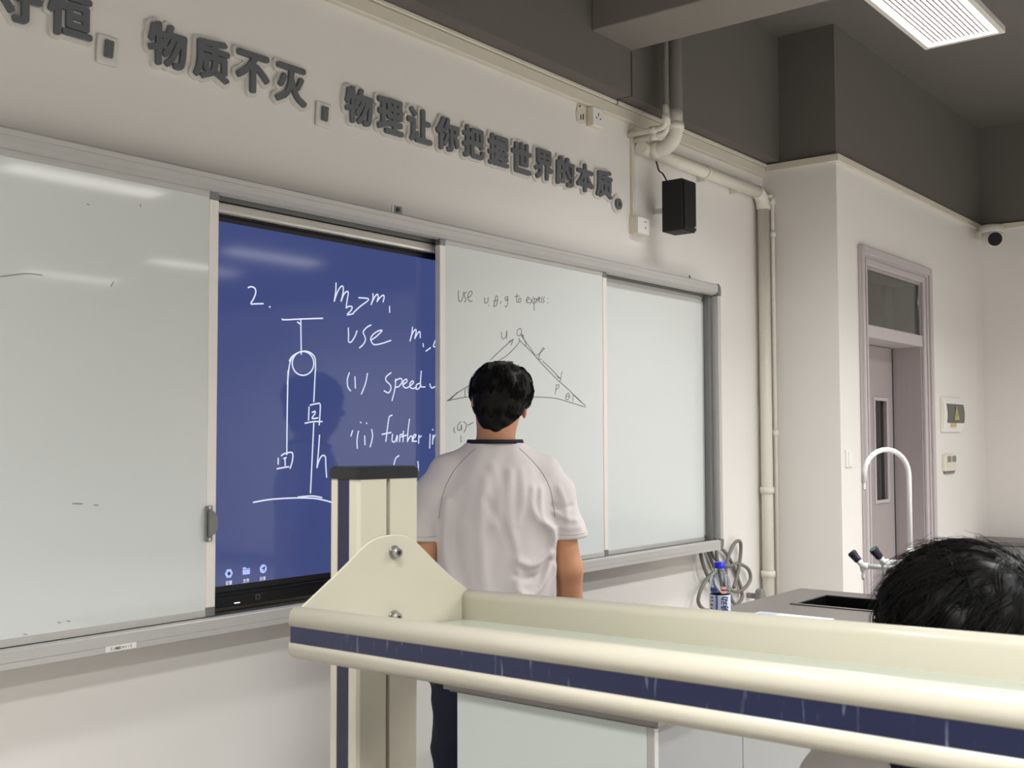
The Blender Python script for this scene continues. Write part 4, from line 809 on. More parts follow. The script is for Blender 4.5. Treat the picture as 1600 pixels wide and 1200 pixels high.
for r, z in ((0.0352, 0.134),): band(r, z-0.012, z+0.012, va+0.12, va+0.62, 10, 'peach_print', M['peach'], b)
band(0.0353, 0.124, 0.143, va-0.95, va-0.25, 10, 'blue_print', M['bblue2'], b)
g = glyph_mesh('label_character', '动', 0.012, 0, 0, 0.030, 0.030, -0.0005, 0.0012, M['bblue'], None)
ang = va+0.42
mt = Matrix.Translation((bx_+0.0338*BS*math.cos(ang), by_+0.0338*BS*math.sin(ang), TZ+0.098)) @ Matrix.Rotation(ang+PI/2, 4, 'Z') @ Matrix.Rotation(-PI/2, 4, 'Y')
g.data.transform(mt); g.parent = lb; g.matrix_parent_inverse = world_of(lb).inverted()
g = glyph_mesh('label_character', '脉', 0.012, 0, 0, 0.030, 0.030, -0.0005, 0.0012, M['bblue'], None)
mt = Matrix.Translation((bx_+0.0338*BS*math.cos(ang), by_+0.0338*BS*math.sin(ang), TZ+0.070)) @ Matrix.Rotation(ang+PI/2, 4, 'Z') @ Matrix.Rotation(-PI/2, 4, 'Y')
g.data.transform(mt); g.parent = lb; g.matrix_parent_inverse = world_of(lb).inverted()
cp = [(0.0, 0.228), (0.0150, 0.228), (0.0172, 0.2265), (0.0178, 0.212), (0.0182, 0.2105), (0.0182, 0.2075), (0.0165, 0.2075)]
cp = [(r*BS, z) for r, z in cp]
MB().lathe(cp[::-1], (bx_, by_, TZ), 40).build('cap', M['bcap'], b)

# low cabinet along the right wall
t = thing('side_cabinet', 'low grey-brown cabinet along the right wall, its top edge just above the seated head', 'cabinet', (8.38, 0.8, 0))
box('cabinet_top', M['desk'], t, 8.18, RX-0.013, -1.2, DY-0.003, 0.722, 0.748, 0.002)
for i in range(5): box('door', M['panelg'], t, 8.20, 8.22, -1.19+0.708*i, -1.19+0.708*i+0.702, 0.13, 0.718, 0.002)
box('body', M['panelg'], t, 8.22, RX-0.014, -1.19, DY-0.004, 0.0, 0.722)
# ================================================================ REAGENT RACK (foreground)
O0 = Vector((1.0372, 1.1855, 1.24)); TH = -0.1191
e1 = Vector((math.cos(TH), math.sin(TH), 0)); e2 = Vector((math.sin(TH), -math.cos(TH), 0))
DZ1, DZ2 = -0.0189, 0.0364       # measured fall across and rise along
def RK(a, l, z): return O0+e1*a+e2*l+Vector((0, 0, z+a*DZ1+l*DZ2))
RL = 1.36; RWD = 0.3088
def rail(outer, s):   # s=-1: outer face towards -e1 ; returns part parented
    pass
rk = thing('reagent_rack', 'cream aluminium reagent shelf rack with navy inserts across the foreground', 'shelf rack', (O0.x, O0.y, 0.80))
def extr(profile, l0, l1, name, m, smooth=True, bevel=0, par=None):
    n = len(profile); v = [RK(a, l0, z) for a, z in profile]+[RK(a, l1, z) for a, z in profile]
    f = [(i, (i+1) % n, n+(i+1) % n, n+i) for i in range(n)]
    mb = MB().add(v, f, smooth); k = 0
    mb.f += [tuple(range(n)), tuple(range(2*n-1, n-1, -1))]; mb.sm += [False, False]
    return mb.build(name, m, par or rk, bevel)
def railprof(s, a0):   # cross-section: bullnose top and bottom, recessed band on the outer face
    o = []
    top = [(math.cos(t), math.sin(t)) for t in [PI*i/10 for i in range(11)]]   # from inner to outer
    w2 = 0.0135
    for c_, sn in top: o.append((a0-s*w2*c_, -0.0135+0.0135*sn))
    # outer face goes down with the recess
    o += [(a0+s*w2, -0.0255), (a0+s*(w2-0.002), -0.0257), (a0+s*(w2-0.002), -0.0478), (a0+s*w2, -0.0480)]
    for c_, sn in top[::-1]: o.append((a0-s*w2*c_, -0.0575-0.0135*sn))
    return o
fp = railprof(-1, 0.0); rp = railprof(1, RWD)
extr(fp, -0.012, RL+0.012, 'front_rail', M['cream'])
extr(rp, -0.012, RL+0.012, 'rear_rail', M['cream'])
def bandp(s, a0): w2 = 0.0135; return [(a0+s*(w2-0.0004), -0.0259), (a0+s*(w2-0.0004), -0.0476), (a0+s*(w2-0.0019), -0.0476), (a0+s*(w2-0.0019), -0.0259)]
extr(bandp(-1, 0.0), -0.009, RL, 'navy_insert', M['navyworn'], False)
extr(bandp(1, RWD), -0.009, RL, 'navy_insert', M['navy'], False)
extr([(0.0135, -0.050), (RWD-0.0135, -0.050), (RWD-0.0135, -0.045), (0.0135, -0.045)], 0.004, RL-0.004, 'glass_shelf', M['shelfglass'], False)
extr([(0.0135, -0.0535), (0.024, -0.0535), (0.024, -0.0505), (0.0135, -0.0505)], 0.0, RL, 'shelf_ledge', M['cream'], False)
extr([(RWD-0.024, -0.0535), (RWD-0.0135, -0.0535), (RWD-0.0135, -0.0505), (RWD-0.024, -0.0505)], 0.0, RL, 'shelf_ledge', M['cream'], False)
PL = [(0.0, 0.0), (0.0292, 0.0205), (0.0617, 0.0435), (0.0907, 0.0655), (0.105, 0.0765), (0.120, 0.0845), (0.1357, 0.0895), (0.160, 0.0915), (0.184, 0.0885), (0.199, 0.0815), (0.2125, 0.0715), (0.2341, 0.0535), (0.2600, 0.0330), (0.2864, 0.0140), (RWD, 0.0), (RWD, -0.058), (0.0, -0.058)]
def plate_and_post(l0, sgn):
    # bracket plate
    pts = catmull(PL[:15], 3)+PL[15:]
    n = len(pts); v = [RK(a, l0, z) for a, z in pts]+[RK(a, l0-sgn*0.004, z) for a, z in pts]
    f = [tuple(range(n)), tuple(range(2*n-1, n-1, -1))]+[(i, (i+1) % n, n+(i+1) % n, n+i) for i in range(n)]
    MB().add(v, f).build('bracket_plate', M['cream'], rk, 0.0012, 2)
    la = l0-sgn*0.0045; lb_ = la-sgn*0.070
    def V3(a, l, z): q = O0+e1*a+e2*l; return Vector((q.x, q.y, z))
    z0, z1 = 0.80, 1.4105
    A0, A1 = 0.0985, 0.2113
    # post body with slot in the main face: polygon in (a, l)
    s = sgn; rr = 0.004
    poly = [(A0+rr, la), (0.1495, la), (0.1495, la-s*0.010), (0.1565, la-s*0.010), (0.1565, la), (A1-rr, la), (A1, la-s*rr), (A1, lb_+s*rr), (A1-rr, lb_), (A0+rr, lb_), (A0, lb_+s*rr),
            (A0, lb_+s*0.019), (A0+0.003, lb_+s*0.019), (A0+0.003, la-s*0.022), (A0, la-s*0.022), (A0, la-s*rr)]
    n = len(poly); v = [V3(a, l, z0+0.012) for a, l in poly]+[V3(a, l, z1) for a, l in poly]
    f = [tuple(range(n)), tuple(range(2*n-1, n-1, -1))]+[(i, (i+1) % n, n+(i+1) % n, n+i) for i in range(n)]
    po = MB().add(v, f).build('post', M['cream'], rk)
    def vb(a0, a1, l0_, l1_, za, zb, name, m, bev=0.0):
        v = [V3(a, l, z) for z in (za, zb) for l in (l0_, l1_) for a in (a0, a1)]
        return MB().add(v, [(0, 2, 3, 1), (4, 5, 7, 6), (0, 1, 5, 4), (2, 6, 7, 3), (0, 4, 6, 2), (1, 3, 7, 5)]).build(name, m, rk, bev)
    vb(A0+0.0006, A0+0.003, lb_+s*0.0195, la-s*0.0225, z0+0.02, z1, 'post_insert', M['navy'])
    vb(0.1497, 0.1563, la-s*0.0098, la-s*0.0090, z0+0.02, z1, 'post_slot', M['creamd'])  # darker strip on the slot floor, its shade put into the colour
    cpv = []; r = 0.010
    def rr_(a0, a1, b0, b1, r):
        o = []
        for (cx_, cy_, t0) in ((a1-r, max(b0, b1)-r, 0), (a0+r, max(b0, b1)-r, 90), (a0+r, min(b0, b1)+r, 180), (a1-r, min(b0, b1)+r, 270)):
            for i in range(5): t = math.radians(t0+22.5*i); o.append((cx_+r*math.cos(t), cy_+r*math.sin(t)))
        return o
    cr = rr_(A0-0.0015, A1+0.0015, la+s*0.0008, lb_-s*0.002, r*0.5); n = len(cr)
    v = [V3(a, l, z) for z in (z1, z1+0.0145) for a, l in cr]+[V3(0.155+(a-0.155)*0.93, (la+lb_)/2+(l-(la+lb_)/2)*0.90, z1+0.018) for a, l in cr]
    f = [tuple(range(n))[::-1], tuple(range(2*n, 3*n))]+[(i, (i+1) % n, n+(i+1) % n, n+i) for i in range(n)]+[(n+i, n+(i+1) % n, 2*n+(i+1) % n, 2*n+i) for i in range(n)]
    MB().add(v, f, False).build('post_cap', M['cap'], rk)
    vb(A0-0.03, A1+0.03, la+s*0.03 if False else la+s*0.012, lb_-s*0.02, z0, z0+0.012, 'foot_plate', M['cream'], 0.003)
    for zz in (0.0655, -0.0290):
        c0 = RK(0.1605, l0, zz); dr = e2*sgn
        MB().cyl(c0, c0+dr*0.0015, 0.010, 20).build('washer', M['steel'], rk)
        bo = MB().cyl(c0+dr*0.0015, c0+dr*0.012, 0.0072, 18).build('bolt', M['steel'], rk, 0.0008, 1)
        MB().tube([c0+dr*0.0121, c0+dr*0.0123], 0.0036, 6, smooth=False).build('hex_socket', M['cap'], bo)
plate_and_post(0.0, 1)
plate_and_post(RL, -1)
# student bench carrying the rack
t = thing('student_bench', 'student laboratory bench with grey top under the reagent rack', 'bench', (1.1, 0.4, 0))
def BX(name, m, a0, a1, l0, l1, z0, z1, bev=0.0):
    v = []
    for z in (z0, z1):
        for l in (l0, l1):
            for a in (a0, a1): q = O0+e1*a+e2*l; v.append((q.x, q.y, z))
    return MB().add(v, [(0, 2, 3, 1), (4, 5, 7, 6), (0, 1, 5, 4), (2, 6, 7, 3), (0, 4, 6, 2), (1, 3, 7, 5)]).build(name, m, t, bev)
BX('bench_top', M['bench'], -0.30, 0.355, -0.12, 1.9, 0.775, 0.80, 0.003)
BX('cabinet', M['panel'], -0.22, 0.300, -0.06, 1.84, 0.08, 0.775)
BX('plinth', M['greyp'], -0.18, 0.27, -0.02, 1.80, 0.0, 0.08)
# ================================================================ PEOPLE
def rnd_curve_mesh(strands, name, m, parent, mtx, sides=3):
    V = []; Fc = []; n0 = 0
    for P, r in strands:
        P = np.asarray(P); n = len(P); T = np.gradient(P, axis=0); T /= np.linalg.norm(T, axis=1)[:, None]+1e-9
        ref = np.array([0.3, 0.2, 0.93]); A = np.cross(T, ref); A /= np.linalg.norm(A, axis=1)[:, None]+1e-9; B = np.cross(T, A)
        rr = r*np.linspace(1, 0.35, n)[:, None]
        for k in range(sides):
            t = 2*PI*k/sides; V.append(P+(A*math.cos(t)+B*math.sin(t))*rr)
        i = np.arange(n-1)
        for k in range(sides):
            k2 = (k+1) % sides; Fc.append(np.stack([n0+k*n+i, n0+k*n+i+1, n0+k2*n+i+1, n0+k2*n+i], 1))
        n0 += sides*n
    V = np.concatenate(V); Fc = np.concatenate(Fc)
    me = bpy.data.meshes.new(name); me.from_pydata(V.tolist(), [], Fc.tolist()); me.materials.append(m)
    me.polygons.foreach_set('use_smooth', [True]*len(me.polygons)); me.update(); me.transform(mtx); return link(name, me, parent)
def hair_strands(rng, c, r, crown, nclump, per, length, steps, lift, mask, thick, droop=0.5, curl=0.25, rad=0.010, dirbias=(0, 0, 0), tight=0.85, fly=0.0):
    """locks of hair: every clump is a bent path over the scalp ellipsoid and its strands close up towards the tip"""
    c = np.array(c); r = np.array(r); cr = np.array(crown, float); cr /= np.linalg.norm(cr); out = []; k = tries = 0
    while k < nclump and tries < nclump*12:
        tries += 1
        u = rng.normal(size=3); u /= np.linalg.norm(u)
        if not mask(c+u*r): continue
        k += 1; L = length*rng.uniform(0.6, 1.2); h = lift*rng.uniform(0.1, 1.0); nz = rng.normal(size=3)*curl; nv = rng.normal(size=3)*curl; st = L/steps
        q = u.copy(); path = []; nrm = []; tg = []
        for i in range(steps+1):
            t = i/steps; rise = h*math.sin(min(1, t*1.25)*PI*0.62)+fly*t*t
            path.append(c+q*(r+rise)); nrm.append(q.copy())
            tan = -(cr-(cr @ q)*q); g = np.array([0, 0, -1.0]); g = g-(g @ q)*q; b = np.array(dirbias, float); b = b-(b @ q)*q
            d = tan+g*droop+b+(nz-(nz @ q)*q)*(0.5+t)+(nv-(nv @ q)*q)*math.sin(4.5*t)
            d /= np.linalg.norm(d)+1e-9; tg.append(d); q = q+d*st/r.mean(); q /= np.linalg.norm(q)
        path = np.array(path); nrm = np.array(nrm); side = np.cross(np.array(tg), nrm); ts = np.linspace(0, 1, steps+1)[:, None]
        for j in range(per):
            a, b2 = rng.normal(size=2)*rad*0.6; cl = 1-tight*ts**1.3; w_ = rng.normal(size=2)*0.0012; m = rng.integers(max(3, steps*2//3), steps+1)+1
            P = path+side*(a*cl+w_[0]*np.sin(6*ts))+nrm*(np.abs(b2)*0.5*cl+w_[1]*np.sin(5*ts))
            out.append((P[:m], thick*rng.uniform(0.7, 1.35)))
    return out
def hand(F, w, d, side, s=1.0, curlx=0.25):
    """w wrist, d direction of the fingers, side = +1 right hand"""
    w = np.array(w, float); d = np.array(d, float); d /= np.linalg.norm(d)
    f = np.array([0, 1.0, 0]); f -= (f @ d)*d; f /= np.linalg.norm(f)     # towards the thumb
    nrm = np.cross(d, f)*side                                             # away from the palm
    pal = -np.cross(d, f)*side if False else -nrm
    F.ell(w+d*0.05*s, (0.022*s, 0.040*s, 0.046*s), 0.008)
    for i, (o, L) in enumerate([(0.030, 0.072), (0.010, 0.080), (-0.010, 0.074), (-0.029, 0.058)]):
        b = w+d*0.075*s+f*o*s; k = b+d*L*0.5*s+pal*0.006; e = k+(d+pal*curlx*1.6)*L*0.30*s; e2_ = e+(d+pal*curlx*3)*L*0.22*s
        F.cap(w+d*0.03*s+f*o*0.7*s, b, 0.010*s, 0.0095*s, 0.006); F.cap(b, k, 0.0092*s, 0.0085*s, 0.003); F.cap(k, e, 0.0085*s, 0.0078*s, 0.003); F.cap(e, e2_, 0.0078*s, 0.007*s, 0.003)
    t0 = w+d*0.022*s+f*0.024*s; t1 = t0+(d*0.6+f*0.7)*0.040*s+pal*0.008; t2 = t1+(d*0.95+f*0.15)*0.034*s+pal*0.008
    F.cap(t0, t1, 0.014*s, 0.011*s, 0.008); F.cap(t1, t2, 0.0105*s, 0.0085*s, 0.003)
def frame(P, yaw): return Matrix.Translation(P) @ Matrix.Rotation(-math.radians(yaw), 4, 'Z')
def face(F, hc, tilt=0.0, s=1.0):
    x, y, z = hc
    F.ell((x, y, z), (0.076*s, 0.093*s, 0.113*s), 0.01)
    F.ell((x, y+0.030*s, z-0.055*s), (0.058*s, 0.060*s, 0.060*s), 0.02)
    F.cap((x, y+0.088*s, z+0.005*s), (x, y+0.104*s, z-0.028*s), 0.007*s, 0.013*s, 0.008)
    F.ell((x-0.034*s, y+0.086*s, z+0.004*s), (0.016*s, 0.012*s, 0.010*s), 0.004, 'c'); F.ell((x+0.034*s, y+0.086*s, z+0.004*s), (0.016*s, 0.012*s, 0.010*s), 0.004, 'c')
    for sx in (-1, 1):
        ex = x+sx*0.084*s; ez = z-0.012*s-sx*tilt
        F.ell((ex, y-0.005*s, ez), (0.009*s, 0.019*s, 0.033*s), 0.004); F.ell((ex+sx*0.010*s, y-0.003*s, ez+0.004*s), (0.007*s, 0.011*s, 0.019*s), 0.003, 'c')
def facebits(p, T, hc, s=1.0):
    x, y, z = hc
    for sx in (-1, 1):
        m = MB().lathe([(0.0005, 0.011), (0.006, 0.0095), (0.0105, 0.004), (0.0105, -0.004), (0.0005, -0.011)], (x+sx*0.034*s, y+0.078*s, z+0.004*s), 14); m.xf(T).build('eye', M['eye'], p)
        MB().tube([(x+sx*0.016*s, y+0.093*s, z+0.026*s), (x+sx*0.034*s, y+0.092*s, z+0.031*s), (x+sx*0.052*s, y+0.082*s, z+0.025*s)], 0.003, 8).xf(T).build('eyebrow', M['hair'], p)
    MB().tube(catmull([(x-0.022*s, y+0.084*s, z-0.053*s), (x-0.008*s, y+0.093*s, z-0.050*s), (x+0.008*s, y+0.093*s, z-0.050*s), (x+0.022*s, y+0.084*s, z-0.053*s)], 3), 0.0045, 8).xf(T).build('mouth', M['lip'], p)

# ---------------- the standing student
yaw = 44.0; PP = Vector((2.836, 2.311, 0)); T = frame(PP, yaw)
st = thing('person', 'person standing with back turned in a white raglan T-shirt and navy trousers, facing the board', 'person', PP)
F = Field((-0.36, -0.22, -0.01), (0.36, 0.28, 1.74), 0.0062)
HC = (0.014, 0.005, 1.592)
face(F, HC, tilt=0.016)
F.cap((0.0, -0.012, 1.40), (0.006, -0.004, 1.54), 0.067, 0.060, 0.03)
for sx in (-1, 1):
    F.cap((0, -0.02, 1.42), (sx*0.13, -0.012, 1.375), 0.045, 0.045, 0.03)
    F.cap((sx*0.150, 0, 1.345), (sx*0.200, -0.005, 1.27), 0.055, 0.050, 0.03)
    F.cap((sx*0.195, -0.003, 1.30), (sx*0.240, -0.022, 1.045), 0.049, 0.043, 0.02)
    if sx > 0:
        F.cap((0.242, -0.020, 1.045), (0.250, 0.020, 0.93), 0.043, 0.041, 0.02); F.cap((0.250, 0.020, 0.93), (0.240, 0.060, 0.81), 0.041, 0.027, 0.02)
        hand(F, (0.240, 0.062, 0.80), (-0.04, 0.12, -1), 1, 0.95)
    else:
        F.cap((-0.242, -0.020, 1.045), (-0.205, 0.085, 0.975), 0.043, 0.039, 0.02); F.cap((-0.205, 0.085, 0.975), (-0.150, 0.185, 0.915), 0.039, 0.027, 0.02)
        hand(F, (-0.148, 0.187, 0.912), (0.60, 0.25, -0.55), -1, 0.95)
    F.cap((sx*0.090, 0, 0.86), (sx*0.105, 0.01, 0.48), 0.090, 0.055, 0.03)
    F.cap((sx*0.105, 0.01, 0.48), (sx*0.105, -0.015, 0.30), 0.052, 0.056, 0.02); F.cap((sx*0.105, -0.015, 0.30), (sx*0.105, -0.02, 0.09), 0.055, 0.038, 0.02)
    F.cap((sx*0.105, -0.03, 0.045), (sx*0.115, 0.13, 0.035), 0.040, 0.030, 0.02)
F.rings([(0.80, 0, 0, 0.155, 0.10), (0.95, 0, 0, 0.150, 0.095), (1.10, 0, 0, 0.140, 0.095), (1.28, 0, 0, 0.165, 0.10), (1.38, 0, 0, 0.13, 0.075)], 0.02)
F.mesh('body', M['skin'], st, T, 2)
facebits(st, T, HC)
# elbow shadow of darker skin
# shirt
F = Field((-0.37, -0.20, 0.74), (0.37, 0.20, 1.50), 0.0050)
F.rings([(0.785, -0.012, 0.0, 0.206, 0.140), (0.96, -0.006, 0.0, 0.194, 0.128), (1.13, 0.0, -0.002, 0.193, 0.126), (1.22, 0.0, -0.004, 0.196, 0.128), (1.30, 0, -0.006, 0.192, 0.124), (1.355, 0, -0.008, 0.168, 0.108), (1.40, 0, -0.012, 0.130, 0.092), (1.435, 0, -0.014, 0.100, 0.082), (1.462, 0, -0.014, 0.086, 0.078)], 0.02, 2.3)
for sx in (-1, 1):
    F.cap((sx*0.070, -0.016, 1.412), (sx*0.160, -0.008, 1.368), 0.040, 0.046, 0.03)
    F.cap((sx*0.150, -0.004, 1.350), (sx*0.200, -0.004, 1.290), 0.062, 0.062, 0.03)
    F.cap((sx*0.200, -0.004, 1.290), (sx*0.240, -0.014, 1.150), 0.062, 0.056, 0.02)
    # flared hem of the sleeve
    F.cap((sx*0.238, -0.012, 1.175), (sx*0.242, -0.014, 1.150), 0.055, 0.060, 0.01)
# fold ridges drawn on the back of the cloth, local x,z of the crest
R_L = [([(.036, 1.36), (.030, 1.27), (.034, 1.20), (.058, 1.06), (.062, .99), (.095, .95)], .006, .016), ([(-.045, 1.34), (-.060, 1.20), (-.05, 1.05), (-.03, .92)], .005, .018), ([(-.042, 1.275), (.016, 1.18), (.048, 1.10), (.070, 1.05), (.100, 1.03)], -.004, .014),
       ([(.108, 1.31), (.104, 1.26), (.125, 1.215), (.168, 1.185)], .007, .013), ([(.135, 1.31), (.135, 1.25), (.150, 1.20)], .006, .010),
       ([(.060, 1.085), (.100, 1.070), (.142, 1.085), (.175, 1.125), (.185, 1.18)], .008, .012), ([(.050, 1.04), (.085, 1.025), (.128, 1.035), (.165, 1.08)], -.006, .010),
       ([(.066, .985), (.100, .972), (.142, 1.01), (.176, 1.10)], .008, .012), ([(.05, .93), (.10, .92), (.15, .97), (.185, 1.06)], .006, .012), ([(.165, 1.20), (.19, 1.12), (.188, .98), (.185, .86)], .006, .012),
       ([(-.165, 1.27), (-.172, 1.18), (-.165, 1.08), (-.13, .98), (-.06, .90)], .006, .014), ([(-.11, 1.30), (-.135, 1.20), (-.12, 1.05), (-.08, .95)], -.004, .018), ([(-.02, 1.38), (.0, 1.30), (-.01, 1.2)], .003, .016), ([(.07, 1.37), (.075, 1.28), (.06, 1.2)], .004, .014),
       ([(.20, 1.31), (.222, 1.25), (.225, 1.20)], .004, .010), ([(.185, 1.235), (.215, 1.215), (.255, 1.205)], .005, .009), ([(.20, 1.19), (.235, 1.178), (.27, 1.182)], .004, .008), ([(.180, 1.255), (.205, 1.245), (.24, 1.25)], -.004, .008)]
XX = F.ax[0][:, None]; ZZ = F.ax[2][None, :]; disp = np.zeros((F.n[0], F.n[2]), np.float32)
for pts, amp, wd_ in R_L:
    pts = catmull(pts, 4); dm = np.full(disp.shape, 9.0)
    for (x0, z0), (x1, z1) in zip(pts[:-1], pts[1:]):
        dx, dz = x1-x0, z1-z0; L2 = dx*dx+dz*dz+1e-9; t = np.clip(((XX-x0)*dx+(ZZ-z0)*dz)/L2, 0, 1)
        dm = np.minimum(dm, np.hypot(XX-x0-dx*t, ZZ-z0-dz*t))
    disp += 1.5*amp*np.exp(-(dm/wd_)**2)
disp += 0.0014*np.sin(XX*46+ZZ*17+1.3*np.sin(ZZ*21))+0.0010*np.sin(XX*83-ZZ*34+2*np.sin(XX*13))
back = np.clip((0.06-F.ax[1])/0.08, 0, 1)[None, :, None]
F.F -= (disp[:, None, :]*back).astype(np.float32)
# cuts: sleeve hem, shirt hem, neck
X3 = F.ax[0][:, None, None]; Y3 = F.ax[1][None, :, None]; Z3 = F.ax[2][None, None, :]
hem = (1.143+0.06*(np.abs(X3)-0.24)+0*Y3)-Z3
slv = np.where(np.abs(X3) > 0.192+0*Y3+0*Z3, hem, -1.0)
F.F = np.maximum(F.F, slv)
F.F = np.maximum(F.F, (Z3-(1.456-0.25*np.maximum(0, Y3-0.0)+0.0*X3))+0*X3)
F.F = np.maximum(F.F, 0.788-Z3+0*X3+0*Y3)
shirt = F.mesh('shirt', M['shirt'], st, T, 2)
# seams, projected on the cloth
from mathutils.bvhtree import BVHTree
bpy.context.view_layer.update()
bv = BVHTree.FromPolygons([T.inverted() @ v.co for v in shirt.data.vertices], [p.vertices[:] for p in shirt.data.polygons])
def onback(x, z):
    h = bv.ray_cast(Vector((x, -0.4, z)), Vector((0, 1, 0))); return (h[0].x, h[0].y-0.0003, h[0].z) if h[0] else None
def seam(pts, r, nm='seam', m='seam'):
    q = [onback(x, z) for x, z in catmull(pts, 8)]; q = [a for a in q if a]
    return MB().tube(q, r, 6).xf(T).build(nm, M[m], shirt)
seam([(.070, 1.438), (.110, 1.400), (.145, 1.358), (.170, 1.305), (.182, 1.25), (.186, 1.215)], 0.0012)
seam([(-.070, 1.438), (-.110, 1.400), (-.145, 1.358), (-.170, 1.305), (-.182, 1.25), (-.186, 1.215)], 0.0012)
seam([(.192, 1.160), (.215, 1.158), (.24, 1.158), (.265, 1.160), (.285, 1.163)], 0.0008)
seam([(-.192, 1.160), (-.215, 1.158), (-.24, 1.158), (-.265, 1.160), (-.285, 1.163)], 0.0008)
# collar band
cb = MB(); n = 48; v = []; f = []
for i in range(n):
    a = 2*PI*i/n; ca, sa = math.cos(a), math.sin(a); zt = 1.457-0.25*max(0, 0.082*sa-0.014)
    for rx_, ry_, dz in ((0.095, 0.086, -0.005), (0.090, 0.081, 0.0085), (0.084, 0.075, 0.0085), (0.084, 0.075, -0.005)):
        v.append((rx_*ca, -0.014+ry_*sa, zt+dz))
for i in range(n):
    for k in range(4): f.append((i*4+k, ((i+1) % n)*4+k, ((i+1) % n)*4+(k+1) % 4, i*4+(k+1) % 4))
cb.add(v, f, True).xf(T).build('collar', M['collar'], shirt)
# trousers
F = Field((-0.26, -0.20, 0.03), (0.26, 0.20, 0.93), 0.0065)
F.rings([(0.70, -0.008, 0, 0.200, 0.125), (0.80, -0.006, 0, 0.195, 0.122), (0.90, 0, 0, 0.165, 0.11)], 0.02, 2.2)
for sx in (-1, 1):
    F.cap((sx*0.098, 0, 0.78), (sx*0.112, 0.012, 0.48), 0.112, 0.086, 0.03)
    F.cap((sx*0.112, 0.012, 0.48), (sx*0.112, -0.018, 0.13), 0.086, 0.074, 0.03)
F.F -= (0.003*np.sin(F.ax[0][:, None, None]*40+F.ax[2][None, None, :]*60)*np.cos(F.ax[1][None, :, None]*50+F.ax[2][None, None, :]*25)).astype(np.float32)
F.F = np.maximum(F.F, 0.085-F.ax[2][None, None, :])
F.mesh('trousers', M['trouser'], st, T, 2)
for sx in (-1, 1):
    F = Field((sx*0.11-0.08, -0.12, 0), (sx*0.11+0.08, 0.22, 0.13), 0.005)
    F.cap((sx*0.105, -0.035, 0.055), (sx*0.115, 0.13, 0.045), 0.050, 0.042, 0.02); F.cap((sx*0.105, -0.02, 0.11), (sx*0.105, 0.0, 0.06), 0.048, 0.045, 0.02)
    F.F = np.maximum(F.F, 0.001-F.ax[2][None, None, :]); F.mesh('shoe', M['shoe'], st, T, 1)
# hair
F = Field((-0.14, -0.17, 1.44), (0.17, 0.15, 1.76), 0.0050)
F.ell((0.023, -0.004, 1.630), (0.102, 0.112, 0.089), 0.02)
F.ell((0.008, -0.040, 1.575), (0.080, 0.066, 0.060), 0.03)
F.ell((-0.002, -0.046, 1.532), (0.052, 0.036, 0.045), 0.03)
F.cap((-0.004, -0.060, 1.520), (-0.007, -0.068, 1.497), 0.020, 0.008, 0.02)
F.ell((0.02, 0.10, 1.575), (0.09, 0.06, 0.07), 0.004, 'c')
F.F -= (0.0022*np.sin(F.ax[0][:, None, None]*110+F.ax[2][None, None, :]*40)*np.cos(F.ax[1][None, :, None]*90-F.ax[2][None, None, :]*70)).astype(np.float32)
hr = F.mesh('hair', M['hair'], st, T, 2)
rng = np.random.default_rng(5)
def mk(p):
    return p[2] > 1.60 or (p[1] < 0.0 and p[2] > 1.545)
S1 = hair_strands(rng, (0.023, -0.004, 1.628), (0.100, 0.110, 0.087), (0.30, -0.40, 0.85), 210, 12, 0.055, 7, 0.007, mk, 0.0010, 0.45, 0.22, 0.010)
S1 += hair_strands(rng, (0.008, -0.040, 1.572), (0.079, 0.065, 0.060), (0.1, -0.2, 1.0), 60, 10, 0.035, 5, 0.003, lambda p: p[1] < -0.05 and p[2] > 1.54, 0.0009, 0.9, 0.12, 0.008)
stuff(rnd_curve_mesh(S1, 'hair_strands', M['hair'], hr, T))

# ---------------- the seated student in the foreground
yaw2 = 50.0; PQ = Vector((1.508, 0.443, 0)); T2 = frame(PQ, yaw2)
se = thing('person', 'seated person with messy black hair behind the rack, wearing navy with white sleeves', 'person', PQ)
F = Field((-0.34, -0.24, -0.01), (0.34, 0.62, 1.38), 0.0068)
HC2 = (0.0, 0.03, 1.202)
face(F, HC2, 0.0, 1.03)
F.cap((0.0, -0.03, 1.02), (0.0, 0.0, 1.17), 0.062, 0.058, 0.03)
for sx in (-1, 1):
    F.cap((0, -0.035, 1.06), (sx*0.12, -0.035, 1.03), 0.04, 0.04, 0.03)
    F.cap((sx*0.155, -0.03, 1.015), (sx*0.205, 0.02, 0.78), 0.050, 0.042, 0.02)
    F.cap((sx*0.205, 0.02, 0.78), (sx*0.13, 0.22, 0.655), 0.042, 0.028, 0.02)
    hand(F, (sx*0.125, 0.225, 0.652), (-sx*0.45, 0.85, -0.12), sx, 0.95)
    F.cap((sx*0.09, -0.02, 0.55), (sx*0.13, 0.40, 0.54), 0.085, 0.058, 0.03)
    F.cap((sx*0.13, 0.40, 0.54), (sx*0.13, 0.38, 0.09), 0.055, 0.040, 0.02)
    F.cap((sx*0.13, 0.36, 0.045), (sx*0.14, 0.51, 0.035), 0.038, 0.030, 0.02)
F.rings([(0.52, 0, -0.03, 0.15, 0.10), (0.70, 0, -0.04, 0.14, 0.10), (0.90, 0, -0.045, 0.155, 0.10), (1.03, 0, -0.04, 0.12, 0.07)], 0.02)
F.mesh('body', M['skin'], se, T2, 2)
facebits(se, T2, HC2, 1.03)
F = Field((-0.30, -0.24, 0.48), (0.30, 0.18, 1.14), 0.0062)
